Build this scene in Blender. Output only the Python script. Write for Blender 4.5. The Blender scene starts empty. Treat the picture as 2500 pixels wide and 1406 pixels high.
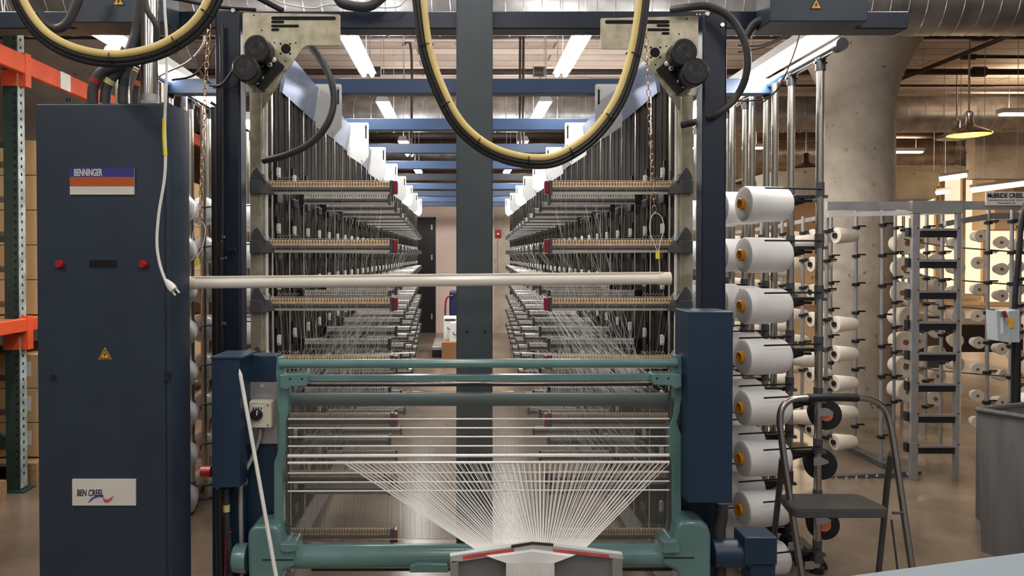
import bpy, bmesh, math, random
from mathutils import Vector, Matrix
random.seed(7)
PI = math.pi
sc = bpy.context.scene
COL = sc.collection

# ------------------------------------------------------------------ camera
F = 1805.0; CX = 1126.0; CY = 647.0; HC = 1.5
PIT = math.atan(25 / F)
cam_d = bpy.data.cameras.new('camera'); cam = bpy.data.objects.new('camera', cam_d); COL.objects.link(cam)
cam_d.sensor_width = 36; cam_d.lens = 36 * F / 2500
cam.location = (0, 0, HC); cam.rotation_euler = (PI / 2 - PIT, 0, 0)
cam_d.shift_x = (1250 - CX) / 2500; cam_d.shift_y = (CY - 703) / 2500
cam_d.clip_start = 0.05; cam_d.clip_end = 100
sc.camera = cam

def P(px, py, D):
    """the place at depth D that the photo shows at pixel px, py"""
    u = (px - CX) / F; v = (CY - py) / F
    c, s = math.cos(PIT), math.sin(PIT)
    y = c + v * s; z = -s + v * c
    return Vector((u * D / y, D, HC + z * D / y))
def XW(px, D): return P(px, 622, D).x
def ZW(py, D): return P(1126, py, D).z

# ------------------------------------------------------------------ materials
def mat(name, col, rough=0.5, metal=0.0, var=0.0, vscale=8.0, bump=0.0, bscale=60.0, emit=None, es=0.0, col2=None, lo=0.35, hi=0.65, coat=0.0, stretch=None, spec=None):
    m = bpy.data.materials.new(name); m.use_nodes = True
    nt = m.node_tree; b = nt.nodes['Principled BSDF']
    b.inputs['Base Color'].default_value = (*col, 1); b.inputs['Roughness'].default_value = rough; b.inputs['Metallic'].default_value = metal
    if coat: b.inputs['Coat Weight'].default_value = coat; b.inputs['Coat Roughness'].default_value = 0.15
    if spec is not None: b.inputs['Specular IOR Level'].default_value = spec
    tc = nt.nodes.new('ShaderNodeTexCoord')
    src = tc.outputs['Object']
    if stretch:
        mp = nt.nodes.new('ShaderNodeMapping'); mp.inputs['Scale'].default_value = stretch
        nt.links.new(src, mp.inputs['Vector']); src = mp.outputs['Vector']
    if col2 is None and var > 0: col2 = tuple(max(0, c * (1 - var)) for c in col)
    if col2 is not None:
        n = nt.nodes.new('ShaderNodeTexNoise'); n.inputs['Scale'].default_value = vscale; n.inputs['Detail'].default_value = 6
        r = nt.nodes.new('ShaderNodeValToRGB')
        r.color_ramp.elements[0].position = lo; r.color_ramp.elements[1].position = hi
        r.color_ramp.elements[0].color = (*col2, 1); r.color_ramp.elements[1].color = (*col, 1)
        nt.links.new(src, n.inputs['Vector']); nt.links.new(n.outputs['Fac'], r.inputs['Fac']); nt.links.new(r.outputs['Color'], b.inputs['Base Color'])
    if bump:
        n2 = nt.nodes.new('ShaderNodeTexNoise'); n2.inputs['Scale'].default_value = bscale; n2.inputs['Detail'].default_value = 5
        bp = nt.nodes.new('ShaderNodeBump'); bp.inputs['Strength'].default_value = bump; bp.inputs['Distance'].default_value = 0.01
        nt.links.new(src, n2.inputs['Vector']); nt.links.new(n2.outputs['Fac'], bp.inputs['Height']); nt.links.new(bp.outputs['Normal'], b.inputs['Normal'])
    if emit: b.inputs['Emission Color'].default_value = (*emit, 1); b.inputs['Emission Strength'].default_value = es
    return m

M = {}
M['navy'] = mat('navy_paint', (0.022, 0.037, 0.060), 0.45, var=0.18, vscale=5, bump=0.03, bscale=300)
M['navy_dark'] = mat('navy_post_paint', (0.005, 0.0125, 0.031), 0.42, var=0.2, vscale=6)
M['navy_beam'] = mat('navy_beam_paint', (0.007, 0.015, 0.036), 0.4, var=0.25, vscale=5)
M['blue'] = mat('blue_beam_paint', (0.024, 0.058, 0.135), 0.4, var=0.15, vscale=6)
M['machine_blue'] = mat('machine_blue_paint', (0.011, 0.036, 0.076), 0.4, var=0.15, vscale=4)
M['slate'] = mat('slate_post_paint', (0.060, 0.078, 0.088), 0.5, var=0.18, vscale=5, bump=0.02, bscale=150)
M['teal'] = mat('teal_enamel', (0.135, 0.265, 0.255), 0.28, var=0.2, vscale=5, coat=0.4)
M['teal_dark'] = mat('teal_roller_paint', (0.105, 0.17, 0.165), 0.45, var=0.1, vscale=5)
M['beige_metal'] = mat('passivated_zinc_plate', (0.60, 0.56, 0.42), 0.38, metal=0.55, col2=(0.40, 0.36, 0.25), vscale=22, bump=0.05, bscale=40)
M['alu'] = mat('brushed_aluminium', (0.56, 0.53, 0.46), 0.25, metal=0.95, var=0.15, vscale=12, stretch=(6, 6, 0.6))
M['alu_plain'] = mat('grey_aluminium', (0.46, 0.455, 0.45), 0.42, metal=0.6, var=0.18, vscale=10)
M['alu_sheen'] = mat('satin_alu_blue_sheen', (0.30, 0.36, 0.52), 0.30, metal=0.8, var=0.3, vscale=4, bump=0.02, bscale=12)  # bluish reflection on plain aluminium is put into the base colour
M['white_metal'] = mat('white_coated_plate', (0.56, 0.57, 0.56), 0.45, metal=0.2, var=0.08)
M['chrome'] = mat('polished_chrome', (0.86, 0.83, 0.78), 0.14, metal=1.0)
M['galv'] = mat('galvanised_duct', (0.45, 0.445, 0.44), 0.40, metal=0.7, var=0.4, vscale=5, bump=0.04, bscale=30)
M['galv_rim'] = mat('duct_seam_metal', (0.85, 0.84, 0.82), 0.25, metal=0.9)
M['black'] = mat('black_plastic', (0.012, 0.012, 0.013), 0.42, var=0.2, vscale=30)
M['hole'] = mat('black_recess', (0.004, 0.004, 0.005), 0.9)
M['rubber'] = mat('grey_rubber_hose', (0.045, 0.047, 0.048), 0.55, var=0.2, vscale=20)
M['dark_plastic'] = mat('dark_grey_plastic', (0.085, 0.088, 0.095), 0.42, var=0.2, vscale=18)
M['rail'] = mat('bronze_grey_rail', (0.20, 0.18, 0.155), 0.38, metal=0.4, var=0.2, vscale=12, stretch=(1, 20, 20))
M['rail_lip'] = mat('pale_rail_lip', (0.60, 0.56, 0.48), 0.38, metal=0.3, var=0.12, vscale=12)
M['ceramic'] = mat('tan_ceramic_eyelet', (0.86, 0.62, 0.38), 0.42, var=0.2, vscale=60)
M['ceramic_grey'] = mat('grey_white_eyelet', (0.72, 0.70, 0.65), 0.45, var=0.25, vscale=50)
M['red'] = mat('red_lens', (0.30, 0.012, 0.020), 0.25, coat=0.5, var=0.1)
M['bright_red'] = mat('red_button_plastic', (0.38, 0.010, 0.015), 0.3, var=0.1)
M['strip'] = mat('dark_steel_strip', (0.050, 0.042, 0.033), 0.7, metal=0.0, col2=(0.014, 0.012, 0.010), vscale=26, lo=0.4, hi=0.6, stretch=(1, 9, 0.35), spec=0.12)
M['white_plastic'] = mat('white_plastic', (0.80, 0.79, 0.75), 0.35, var=0.06, vscale=20)
M['cream'] = mat('cream_plastic', (0.76, 0.70, 0.56), 0.35, var=0.08)
M['yarn'] = mat('white_yarn_package', (0.88, 0.87, 0.87), 0.85, var=0.05, vscale=3, bump=0.15, bscale=160, stretch=(8, 1, 1))
M['yarn_cream'] = mat('cream_yarn_package', (0.84, 0.76, 0.64), 0.85, var=0.08, vscale=10, bump=0.12, bscale=160)
M['yarn_film'] = mat('film_wrapped_yarn', (0.74, 0.74, 0.75), 0.28, var=0.35, vscale=9, bump=0.5, bscale=18, coat=0.6)
M['thread'] = mat('white_thread', (0.80, 0.79, 0.76), 0.6, var=0.06)
M['thread_fine'] = mat('fine_grey_thread', (0.34, 0.33, 0.31), 0.6, var=0.1)
M['orange_core'] = mat('orange_plastic_core', (0.86, 0.36, 0.02), 0.35, var=0.15, vscale=15)
M['core_brown'] = mat('brown_core', (0.35, 0.13, 0.03), 0.5, var=0.3, vscale=20)
M['yarn_black'] = mat('black_yarn', (0.012, 0.012, 0.013), 0.8, var=0.2, vscale=20)
M['coral'] = mat('coral_core', (0.70, 0.20, 0.10), 0.5, var=0.1)
M['rack_orange'] = mat('rack_orange_paint', (0.78, 0.10, 0.030), 0.4, var=0.25, vscale=5)
M['rack_green'] = mat('rack_green_paint', (0.022, 0.050, 0.044), 0.5, var=0.4, vscale=6)
M['rack_worn'] = mat('worn_pale_green_face', (0.42, 0.50, 0.48), 0.5, var=0.5, vscale=12)
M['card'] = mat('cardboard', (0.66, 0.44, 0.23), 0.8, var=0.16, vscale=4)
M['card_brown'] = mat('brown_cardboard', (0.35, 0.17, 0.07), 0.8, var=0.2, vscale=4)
M['tape'] = mat('grey_carton_print', (0.24, 0.19, 0.15), 0.7, var=0.6, vscale=30)
M['paper'] = mat('white_paper_label', (0.82, 0.82, 0.80), 0.6, var=0.05, vscale=40)
M['ink'] = mat('black_ink', (0.02, 0.02, 0.025), 0.6, var=0.1)
M['wood'] = mat('pallet_wood', (0.42, 0.25, 0.12), 0.75, var=0.4, vscale=10, stretch=(1, 6, 6))
M['yellow_cable'] = mat('yellow_cable', (0.85, 0.66, 0.26), 0.4, var=0.12, vscale=12)
M['yellow'] = mat('yellow_tape', (0.85, 0.72, 0.03), 0.45, var=0.1)
M['pale_yellow'] = mat('pale_yellow_tape', (0.68, 0.64, 0.25), 0.5, var=0.1)
M['orange_tape'] = mat('orange_tape', (0.75, 0.2, 0.05), 0.5, var=0.1)
M['red_tape'] = mat('red_tape', (0.30, 0.02, 0.03), 0.5, var=0.1)
M['green_tape'] = mat('dark_green_tape', (0.01, 0.03, 0.025), 0.5, var=0.1)
M['brass'] = mat('brassy_chain', (0.62, 0.42, 0.26), 0.32, metal=0.9, var=0.3, vscale=30)
M['sign_blue'] = mat('sign_violet_blue', (0.045, 0.04, 0.24), 0.35, var=0.08)
M['sign_orange'] = mat('sign_orange', (0.52, 0.10, 0.010), 0.35, var=0.08)
M['sign_white'] = mat('sign_off_white', (0.74, 0.71, 0.64), 0.4, var=0.08)
M['warn'] = mat('warning_yellow', (0.85, 0.45, 0.03), 0.4, var=0.08)
M['label_red'] = mat('red_warning_label', (0.70, 0.10, 0.10), 0.45, var=0.3, vscale=40)
M['duct_grey'] = mat('grey_guard_sheet', (0.24, 0.24, 0.235), 0.5, metal=0.2, var=0.3, vscale=4)
M['rod_bright'] = mat('bright_guide_rod', (0.92, 0.90, 0.86), 0.3, metal=0.35)  # near-white base colour stands for bright reflections on chrome
M['stool_metal'] = mat('dull_chrome', (0.42, 0.40, 0.37), 0.25, metal=1.0)
M['bin'] = mat('grey_bin_plastic', (0.17, 0.165, 0.16), 0.42, var=0.25, vscale=5, stretch=(6, 6, 0.6))
M['seat'] = mat('stool_seat_rubber', (0.055, 0.052, 0.05), 0.5, var=0.3, vscale=8)
M['paleblue'] = mat('pale_blue_panel', (0.24, 0.30, 0.34), 0.4, var=0.08, vscale=4)
M['switch_grey'] = mat('grey_switch_box', (0.46, 0.52, 0.55), 0.4, var=0.1)
M['pipe'] = mat('dark_iron_pipe', (0.045, 0.028, 0.022), 0.55, var=0.4, vscale=8)
M['conduit'] = mat('grey_conduit', (0.5, 0.49, 0.47), 0.4, metal=0.5, var=0.15)
M['door'] = mat('black_door', (0.006, 0.006, 0.007), 0.45, var=0.1)
M['plaster'] = mat('pinkish_plaster', (0.72, 0.56, 0.49), 0.8, var=0.08, vscale=3)
M['tube_w'] = mat('lit_fluorescent_tube', (1, 1, 1), 0.4, emit=(1, 0.98, 0.95), es=12)
M['tube_warm'] = mat('lit_warm_tube', (1, 0.9, 0.7), 0.4, emit=(1, 0.76, 0.46), es=10)
M['bulb'] = mat('lit_yellow_lamp_bowl', (1, 0.7, 0.2), 0.4, emit=(1, 0.60, 0.10), es=2.2)
M['tube_dim'] = mat('unlit_tube_plastic', (0.82, 0.78, 0.71), 0.22, var=0.04, vscale=4, coat=0.5)
M['navy_cart'] = mat('navy_cart_plastic', (0.012, 0.018, 0.10), 0.45, var=0.15)
M['maroon'] = mat('maroon_cord', (0.16, 0.008, 0.03), 0.6, var=0.2)
M['window'] = mat('sunlit_frosted_window', (1, 0.85, 0.6), 0.6, emit=(1, 0.80, 0.58), es=0.88, var=0.05)

def concrete(name, c1, c2, scale, rough, plank=None, bump=0.25, pits=0.8):
    m = bpy.data.materials.new(name); m.use_nodes = True; nt = m.node_tree; b = nt.nodes['Principled BSDF']
    b.inputs['Roughness'].default_value = rough
    tc = nt.nodes.new('ShaderNodeTexCoord')
    n = nt.nodes.new('ShaderNodeTexNoise'); n.inputs['Scale'].default_value = scale; n.inputs['Detail'].default_value = 9; n.inputs['Roughness'].default_value = 0.62
    r = nt.nodes.new('ShaderNodeValToRGB'); r.color_ramp.elements[0].position = 0.33; r.color_ramp.elements[1].position = 0.68
    r.color_ramp.elements[0].color = (*c2, 1); r.color_ramp.elements[1].color = (*c1, 1)
    nt.links.new(tc.outputs['Object'], n.inputs['Vector']); nt.links.new(n.outputs['Fac'], r.inputs['Fac'])
    out = r.outputs['Color']
    # small pits
    v = nt.nodes.new('ShaderNodeTexNoise'); v.inputs['Scale'].default_value = scale * 7; v.inputs['Detail'].default_value = 3
    r2 = nt.nodes.new('ShaderNodeValToRGB'); r2.color_ramp.elements[0].position = 0.27; r2.color_ramp.elements[1].position = 0.34
    r2.color_ramp.elements[0].color = (0.25, 0.22, 0.2, 1); r2.color_ramp.elements[1].color = (1, 1, 1, 1)
    nt.links.new(tc.outputs['Object'], v.inputs['Vector']); nt.links.new(v.outputs['Fac'], r2.inputs['Fac'])
    mx = nt.nodes.new('ShaderNodeMix'); mx.data_type = 'RGBA'; mx.blend_type = 'MULTIPLY'; mx.inputs['Factor'].default_value = pits
    nt.links.new(out, mx.inputs['A']); nt.links.new(r2.outputs['Color'], mx.inputs['B']); out = mx.outputs['Result']
    if plank:
        br = nt.nodes.new('ShaderNodeTexBrick'); br.inputs['Scale'].default_value = 1
        br.inputs['Brick Width'].default_value = plank[0]; br.inputs['Row Height'].default_value = plank[1]; br.inputs['Mortar Size'].default_value = plank[2]
        br.inputs['Color1'].default_value = (1, 1, 1, 1); br.inputs['Color2'].default_value = (0.62, 0.58, 0.55, 1); br.inputs['Mortar'].default_value = (0.22, 0.17, 0.14, 1)
        nt.links.new(tc.outputs['Object'], br.inputs['Vector'])
        mx2 = nt.nodes.new('ShaderNodeMix'); mx2.data_type = 'RGBA'; mx2.blend_type = 'MULTIPLY'; mx2.inputs['Factor'].default_value = 0.9
        nt.links.new(out, mx2.inputs['A']); nt.links.new(br.outputs['Color'], mx2.inputs['B']); out = mx2.outputs['Result']
    nt.links.new(out, b.inputs['Base Color'])
    bp = nt.nodes.new('ShaderNodeBump'); bp.inputs['Strength'].default_value = bump; bp.inputs['Distance'].default_value = 0.02
    nt.links.new(n.outputs['Fac'], bp.inputs['Height']); nt.links.new(bp.outputs['Normal'], b.inputs['Normal'])
    return m
M['floor'] = concrete('polished_brown_concrete', (0.25, 0.19, 0.135), (0.12, 0.088, 0.062), 1.3, 0.24, bump=0.04, pits=0.15)
M['ceiling'] = concrete('board_formed_ceiling', (0.78, 0.66, 0.58), (0.52, 0.42, 0.35), 1.2, 0.8, plank=(3.1, 0.26, 0.012))
M['column'] = concrete('weathered_concrete', (0.60, 0.54, 0.45), (0.36, 0.31, 0.25), 2.4, 0.8, bump=0.4)
M['wallgrey'] = concrete('brown_grey_wall', (0.42, 0.36, 0.31), (0.26, 0.215, 0.185), 1.4, 0.85)
M['warmwall'] = concrete('warm_plaster_wall', (0.85, 0.70, 0.50), (0.66, 0.50, 0.34), 0.7, 0.8, bump=0.05)

def acrylic():
    m = bpy.data.materials.new('clear_acrylic_shield'); m.use_nodes = True; nt = m.node_tree
    for n in list(nt.nodes): nt.nodes.remove(n)
    o = nt.nodes.new('ShaderNodeOutputMaterial'); t = nt.nodes.new('ShaderNodeBsdfTransparent'); g = nt.nodes.new('ShaderNodeBsdfGlossy'); d = nt.nodes.new('ShaderNodeBsdfDiffuse')
    t.inputs['Color'].default_value = (0.90, 0.91, 0.91, 1); g.inputs['Roughness'].default_value = 0.06
    d.inputs['Color'].default_value = (0.6, 0.58, 0.54, 1)
    n = nt.nodes.new('ShaderNodeTexNoise'); n.inputs['Scale'].default_value = 3; n.inputs['Detail'].default_value = 3
    mr = nt.nodes.new('ShaderNodeMapRange'); mr.inputs['To Min'].default_value = 0.02; mr.inputs['To Max'].default_value = 0.08  # diffuse share paints a milky haze into the clear pane
    nt.links.new(n.outputs['Fac'], mr.inputs['Value'])
    m1 = nt.nodes.new('ShaderNodeMixShader'); m2 = nt.nodes.new('ShaderNodeMixShader')
    nt.links.new(mr.outputs['Result'], m1.inputs['Fac']); nt.links.new(t.outputs[0], m1.inputs[1]); nt.links.new(d.outputs[0], m1.inputs[2])
    f = nt.nodes.new('ShaderNodeFresnel'); f.inputs['IOR'].default_value = 1.4
    nt.links.new(f.outputs[0], m2.inputs['Fac']); nt.links.new(m1.outputs[0], m2.inputs[1]); nt.links.new(g.outputs[0], m2.inputs[2])
    nt.links.new(m2.outputs[0], o.inputs[0]); return m
M['acrylic'] = acrylic()

# ------------------------------------------------------------------ mesh builder
def spline(pts, n=8):
    pts = [Vector(p) for p in pts]
    if len(pts) < 3: return pts
    q = [2 * pts[0] - pts[1]] + pts + [2 * pts[-1] - pts[-2]]
    out = []
    for i in range(1, len(q) - 2):
        a, b, c, d = q[i - 1:i + 3]
        for k in range(n):
            t = k / n
            out.append(0.5 * ((2 * b) + (c - a) * t + (2 * a - 5 * b + 4 * c - d) * t * t + (3 * b - a - 3 * c + d) * t ** 3))
    out.append(pts[-1]); return out

class MB:
    def __init__(s): s.v = []; s.f = []; s.m = []
    def add(s, vs, fs, m=0):
        k = len(s.v); s.v += [tuple(v) for v in vs]
        for f in fs: s.f.append([i + k for i in f]); s.m.append(m)
    def box(s, x0, x1, y0, y1, z0, z1, m=0):
        x0, x1 = sorted((x0, x1)); y0, y1 = sorted((y0, y1)); z0, z1 = sorted((z0, z1))
        s.add([(x0,y0,z0),(x1,y0,z0),(x1,y1,z0),(x0,y1,z0),(x0,y0,z1),(x1,y0,z1),(x1,y1,z1),(x0,y1,z1)],
              [(0,3,2,1),(4,5,6,7),(0,1,5,4),(1,2,6,5),(2,3,7,6),(3,0,4,7)], m); return s
    def pbox(s, px0, py0, px1, py1, D, dep, m=0):
        a = P(px0, py0, D); b = P(px1, py1, D); return s.box(a.x, b.x, D, D + dep, a.z, b.z, m)
    def frame(s, d):
        d = d.normalized(); a = Vector((0, 0, 1)) if abs(d.z) < 0.9 else Vector((1, 0, 0))
        x = d.cross(a).normalized(); return x, d.cross(x).normalized()
    def lathe(s, prof, o, d, n=16, m=0, cap=True):
        o = Vector(o); d = Vector(d).normalized(); x, y = s.frame(d); vs = []; fs = []
        for a, r in prof:
            for k in range(n):
                t = 2 * PI * k / n; vs.append(o + d * a + (x * math.cos(t) + y * math.sin(t)) * r)
        for i in range(len(prof) - 1):
            for k in range(n):
                k2 = (k + 1) % n; fs.append((i * n + k, i * n + k2, (i + 1) * n + k2, (i + 1) * n + k))
        if cap: fs.append(tuple(range(n))); fs.append(tuple((len(prof) - 1) * n + k for k in range(n)))
        s.add(vs, fs, m); return s
    def cyl(s, a, b, r, r2=None, n=12, m=0, cap=True):
        a = Vector(a); b = Vector(b); return s.lathe([(0, r), ((b - a).length, r if r2 is None else r2)], a, b - a, n, m, cap)
    def tube(s, pts, r, n=8, m=0, sm=True, k=6):
        pts = spline(pts, k) if sm else [Vector(p) for p in pts]
        vs = []; fs = []; prev = None
        for i, p in enumerate(pts):
            t = (pts[min(i + 1, len(pts) - 1)] - pts[max(i - 1, 0)]).normalized()
            if prev is None: x, y = s.frame(t)
            else:
                x = (prev - t * prev.dot(t)); x = x.normalized() if x.length > 1e-6 else s.frame(t)[0]; y = t.cross(x)
            prev = x
            rr = r[min(int(i * len(r) / len(pts)), len(r) - 1)] if isinstance(r, (list, tuple)) else r
            for j in range(n):
                a = 2 * PI * j / n; vs.append(p + (x * math.cos(a) + y * math.sin(a)) * rr)
        for i in range(len(pts) - 1):
            for j in range(n):
                j2 = (j + 1) % n; fs.append((i * n + j, i * n + j2, (i + 1) * n + j2, (i + 1) * n + j))
        fs.append(tuple(range(n))); fs.append(tuple((len(pts) - 1) * n + j for j in range(n)))
        s.add(vs, fs, m); return s
    def prism(s, pts, off, m=0):
        pts = [Vector(p) for p in pts]; off = Vector(off); n = len(pts)
        fs = [tuple(range(n)), tuple(range(2 * n - 1, n - 1, -1))] + [(i, (i + 1) % n, n + (i + 1) % n, n + i) for i in range(n)]
        s.add(pts + [p + off for p in pts], fs, m); return s
    def ppoly(s, pix, D, dep, m=0): return s.prism([P(x, y, D) for x, y in pix], (0, dep, 0), m)
    def ring(s, c, d, R, r, n=20, k=6, m=0):
        d = Vector(d).normalized(); x, y = s.frame(d); c = Vector(c); vs = []; fs = []
        for i in range(n):
            a = 2 * PI * i / n; e = x * math.cos(a) + y * math.sin(a)
            for j in range(k):
                b = 2 * PI * j / k; vs.append(c + e * (R + r * math.cos(b)) + d * r * math.sin(b))
        for i in range(n):
            for j in range(k):
                fs.append((i * k + j, ((i + 1) % n) * k + j, ((i + 1) % n) * k + (j + 1) % k, i * k + (j + 1) % k))
        s.add(vs, fs, m); return s
    def ball(s, c, r, n=12, m=0):
        return s.lathe([(-r * math.cos(PI * i / 8), max(1e-4, r * math.sin(PI * i / 8))) for i in range(9)], c, (0, 0, 1), n, m)
    def build(s, name, ms, parent=None, smooth=True, bevel=0, seg=2):
        me = bpy.data.meshes.new(name)
        org = Vector((0, 0, 0))
        if s.v:
            xs = [v[0] for v in s.v]; ys = [v[1] for v in s.v]; zs = [v[2] for v in s.v]
            org = Vector(((min(xs) + max(xs)) / 2, (min(ys) + max(ys)) / 2, min(zs)))
        me.from_pydata([tuple(Vector(v) - org) for v in s.v], [], s.f)
        if not isinstance(ms, (list, tuple)): ms = [ms]
        for q in ms: me.materials.append(M[q] if isinstance(q, str) else q)
        me.polygons.foreach_set('material_index', s.m)
        bm = bmesh.new(); bm.from_mesh(me); bmesh.ops.recalc_face_normals(bm, faces=bm.faces); bm.to_mesh(me); bm.free()
        if smooth: me.shade_smooth(); me.set_sharp_from_angle(angle=math.radians(38))
        o = bpy.data.objects.new(name, me); COL.objects.link(o); o.location = org
        if bevel:
            b = o.modifiers.new('bevel', 'BEVEL'); b.width = bevel; b.segments = seg; b.limit_method = 'ANGLE'; b.angle_limit = math.radians(40)
            w = o.modifiers.new('wn', 'WEIGHTED_NORMAL'); w.keep_sharp = True
        if parent is not None: setpar(o, parent)
        return o

WL = {}   # world positions of parents (all translations only)
def wloc(o):
    v = Vector(o.location)
    return v + (wloc(o.parent) if o.parent else Vector((0, 0, 0)))
def setpar(o, p):
    o.parent = p; o.location = Vector(o.location) - wloc(p)
def tag(o, label, cat, group=None, kind=None):
    if label: o['label'] = label
    if cat: o['category'] = cat
    if group: o['group'] = group
    if kind: o['kind'] = kind
    return o
def thing(name, label, cat, loc=(0, 0, 0), group=None):
    o = bpy.data.objects.new(name, None); COL.objects.link(o); o.location = loc; o.empty_display_size = 0.05
    return tag(o, label, cat, group)
def struct(name, mb, m, parent=None, **k):
    o = mb.build(name, m, parent, **k)
    if parent is None: o['kind'] = 'structure'
    return o
def dup(root, loc, label=None, group=None, rot=None, scale=None):
    r = root.copy(); COL.objects.link(r); r.location = loc
    if rot is not None: r.rotation_euler = rot
    if scale is not None: r.scale = scale
    if label: r['label'] = label
    if group: r['group'] = group
    def rec(a, b):
        for ch in KIDS.get(a.name, []):
            c = ch.copy(); COL.objects.link(c); c.parent = b; rec(ch, c)
    rec(root, r); return r
KIDS = {}
def note(root):
    """remember the children of a thing so that copies can be made of it"""
    for o in COL.objects:
        pass
    def rec(a):
        KIDS[a.name] = [c for c in COL.objects if c.parent == a]
        for c in KIDS[a.name]: rec(c)
    rec(root); return root
ORD = ['front', 'second', 'third', 'fourth', 'fifth', 'sixth', 'seventh', 'eighth', 'ninth', 'tenth', 'eleventh', 'twelfth', 'thirteenth', 'fourteenth', 'fifteenth', 'sixteenth', 'seventeenth', 'eighteenth', 'nineteenth', 'twentieth']
ORD += ['twenty-' + w for w in ['first', 'second', 'third', 'fourth', 'fifth', 'sixth', 'seventh', 'eighth', 'ninth']] + ['thirtieth', 'thirty-first', 'thirty-second', 'thirty-third', 'thirty-fourth', 'thirty-fifth']
LEV = ['top', 'second', 'third', 'fourth', 'fifth', 'sixth', 'seventh', 'bottom']
def text_mesh(name, s, m, px, py, hpx, D, parent, wpx=None, bold=0.0, shear=0.0, sq=1.0):
    """lettering lying on a surface at depth D; px, py = lower left corner"""
    c = bpy.data.curves.new(name, 'FONT'); c.body = s; c.size = 1.0; c.extrude = 0.004; c.offset = bold; c.shear = shear
    t = bpy.data.objects.new(name, c); COL.objects.link(t)
    dg = bpy.context.evaluated_depsgraph_get(); me = bpy.data.meshes.new_from_object(t.evaluated_get(dg))
    bpy.data.objects.remove(t); bpy.data.curves.remove(c)
    xs = [v.co.x for v in me.vertices]; ys = [v.co.y for v in me.vertices]
    a = P(px, py, D); h = P(px, py - hpx, D).z - a.z
    sy = h / (max(ys) - min(ys)); sx = (P(px + wpx, py, D).x - a.x) / (max(xs) - min(xs)) if wpx else sy * sq
    for v in me.vertices:
        v.co = Vector(((v.co.x - min(xs)) * sx, -v.co.z * 0.1, (v.co.y - min(ys)) * sy))
    me.materials.clear(); me.materials.append(M[m])
    o = bpy.data.objects.new(name, me); COL.objects.link(o); o.location = a
    if parent is not None: setpar(o, parent)
    return o
def bolt(mb, px, py, D, r=0.006, m=0, h=0.005):
    p = P(px, py, D); mb.cyl(p + Vector((0, 0, 0)), p - Vector((0, h, 0)), r, n=6, m=m)

# ================================================================== THE ROOM
ZC = 3.85
struct('floor', MB().box(-6.5, 21, -3, 22, -0.1, 0), 'floor')
struct('ceiling', MB().box(-6.5, 21, -3, 22, ZC, ZC + 0.15), 'ceiling')
struct('wall_left', MB().box(-6.65, -6.5, -3, 22, 0, ZC), 'wallgrey')
struct('wall_right', MB().box(21, 21.15, -3, 22, 0, ZC), 'warmwall')
# far wall of the long hall with tall bright windows on the right
struct('wall_back', MB().box(-6.5, 21, 22, 22.15, 0, ZC), 'warmwall')
# low partition at the end of the aisle
DW = 14.2
wf = MB()
xd0, xd1 = XW(1014, DW), XW(1064, DW)
zt = ZW(503, DW); zd = ZW(530, DW)
wf.box(-2.4, xd0, DW, DW + 0.15, 0, zt); wf.box(xd0, xd1, DW, DW + 0.15, zd, zt); wf.box(xd1, XW(1207, DW), DW, DW + 0.15, 0, zt)
struct('wall_far', wf, 'plaster')
struct('wall_end_pier', MB().box(XW(1207, DW), 1.9, DW - 0.06, DW + 0.2, 0, zt + 0.02), 'column')
dr = MB().box(xd0 + 0.004, xd1 - 0.03, DW + 0.02, DW + 0.07, 0.0, zd - 0.03)
d1 = struct('door_1', dr, 'door')
struct('door_frame', MB().box(xd1 - 0.03, xd1, DW - 0.01, DW + 0.1, 0, zd).box(xd0, xd1, DW - 0.01, DW + 0.1, zd - 0.03, zd), 'door', parent=d1)
for y0 in (548, 622, 668, 766):
    MB().pbox(1052, y0, 1056, y0 + 13, DW - 0.02, 0.03).build('hinge', 'alu_plain', d1)
# fire alarm and its conduit on the pier
fa = thing('fire_alarm', 'small red fire alarm with white lens on the concrete pier at the aisle end', 'alarm', P(1216, 579, DW - 0.11))
MB().pbox(1209, 561, 1223, 579, DW - 0.11, 0.05).build('housing', 'bright_red', fa, bevel=0.004)
MB().cyl(P(1216, 571, DW - 0.108), P(1216, 571, DW - 0.14), 0.022).build('lens', 'white_plastic', fa)
MB().tube([P(1215, 700, DW - 0.08), P(1214, 600, DW - 0.08), P(1217, 579, DW - 0.08)], 0.008, m=0).tube([P(1215, 561, DW - 0.08), P(1215, 505, DW - 0.08)], 0.008).build('conduit', 'conduit', fa)

# right hall: mid wall pieces, broken concrete beam, windows
struct('wall_right_upper', MB().box(XW(2378, 11.5), 14, 11.5, 11.7, ZW(436, 11.5), ZC), 'column')
struct('trim_1', MB().ppoly([(1885, 418), (2010, 415), (2290, 415), (2296, 440), (2285, 470), (2292, 480), (2270, 489), (2180, 489), (1900, 489)], 8.1, 0.5), 'column', bevel=0.02)
struct('trim_2', MB().pbox(2430, 395, 2474, 560, 13.5, 0.6), 'warmwall')
for i, (x0, y0, x1, y1) in enumerate([(2050, 500, 2160, 700), (2175, 455, 2285, 700), (2300, 430, 2400, 720), (2410, 560, 2560, 740)]):
    w = struct('window_%d' % (i + 1), MB().pbox(x0, y0, x1, y1, 21.9, 0.05), 'window')
    fr = MB(); a = P(x0, y0, 21.85); b = P(x1, y1, 21.85)
    for xx in (a.x, (a.x + b.x) / 2, b.x): fr.box(xx - 0.05, xx + 0.05, 21.8, 21.9, b.z, a.z)
    fr.box(a.x, b.x, 21.8, 21.9, a.z - 0.04, a.z + 0.04); fr.box(a.x, b.x, 21.8, 21.9, b.z - 0.04, b.z + 0.04)
    fr.build('window_frame', 'warmwall', w)

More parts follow.
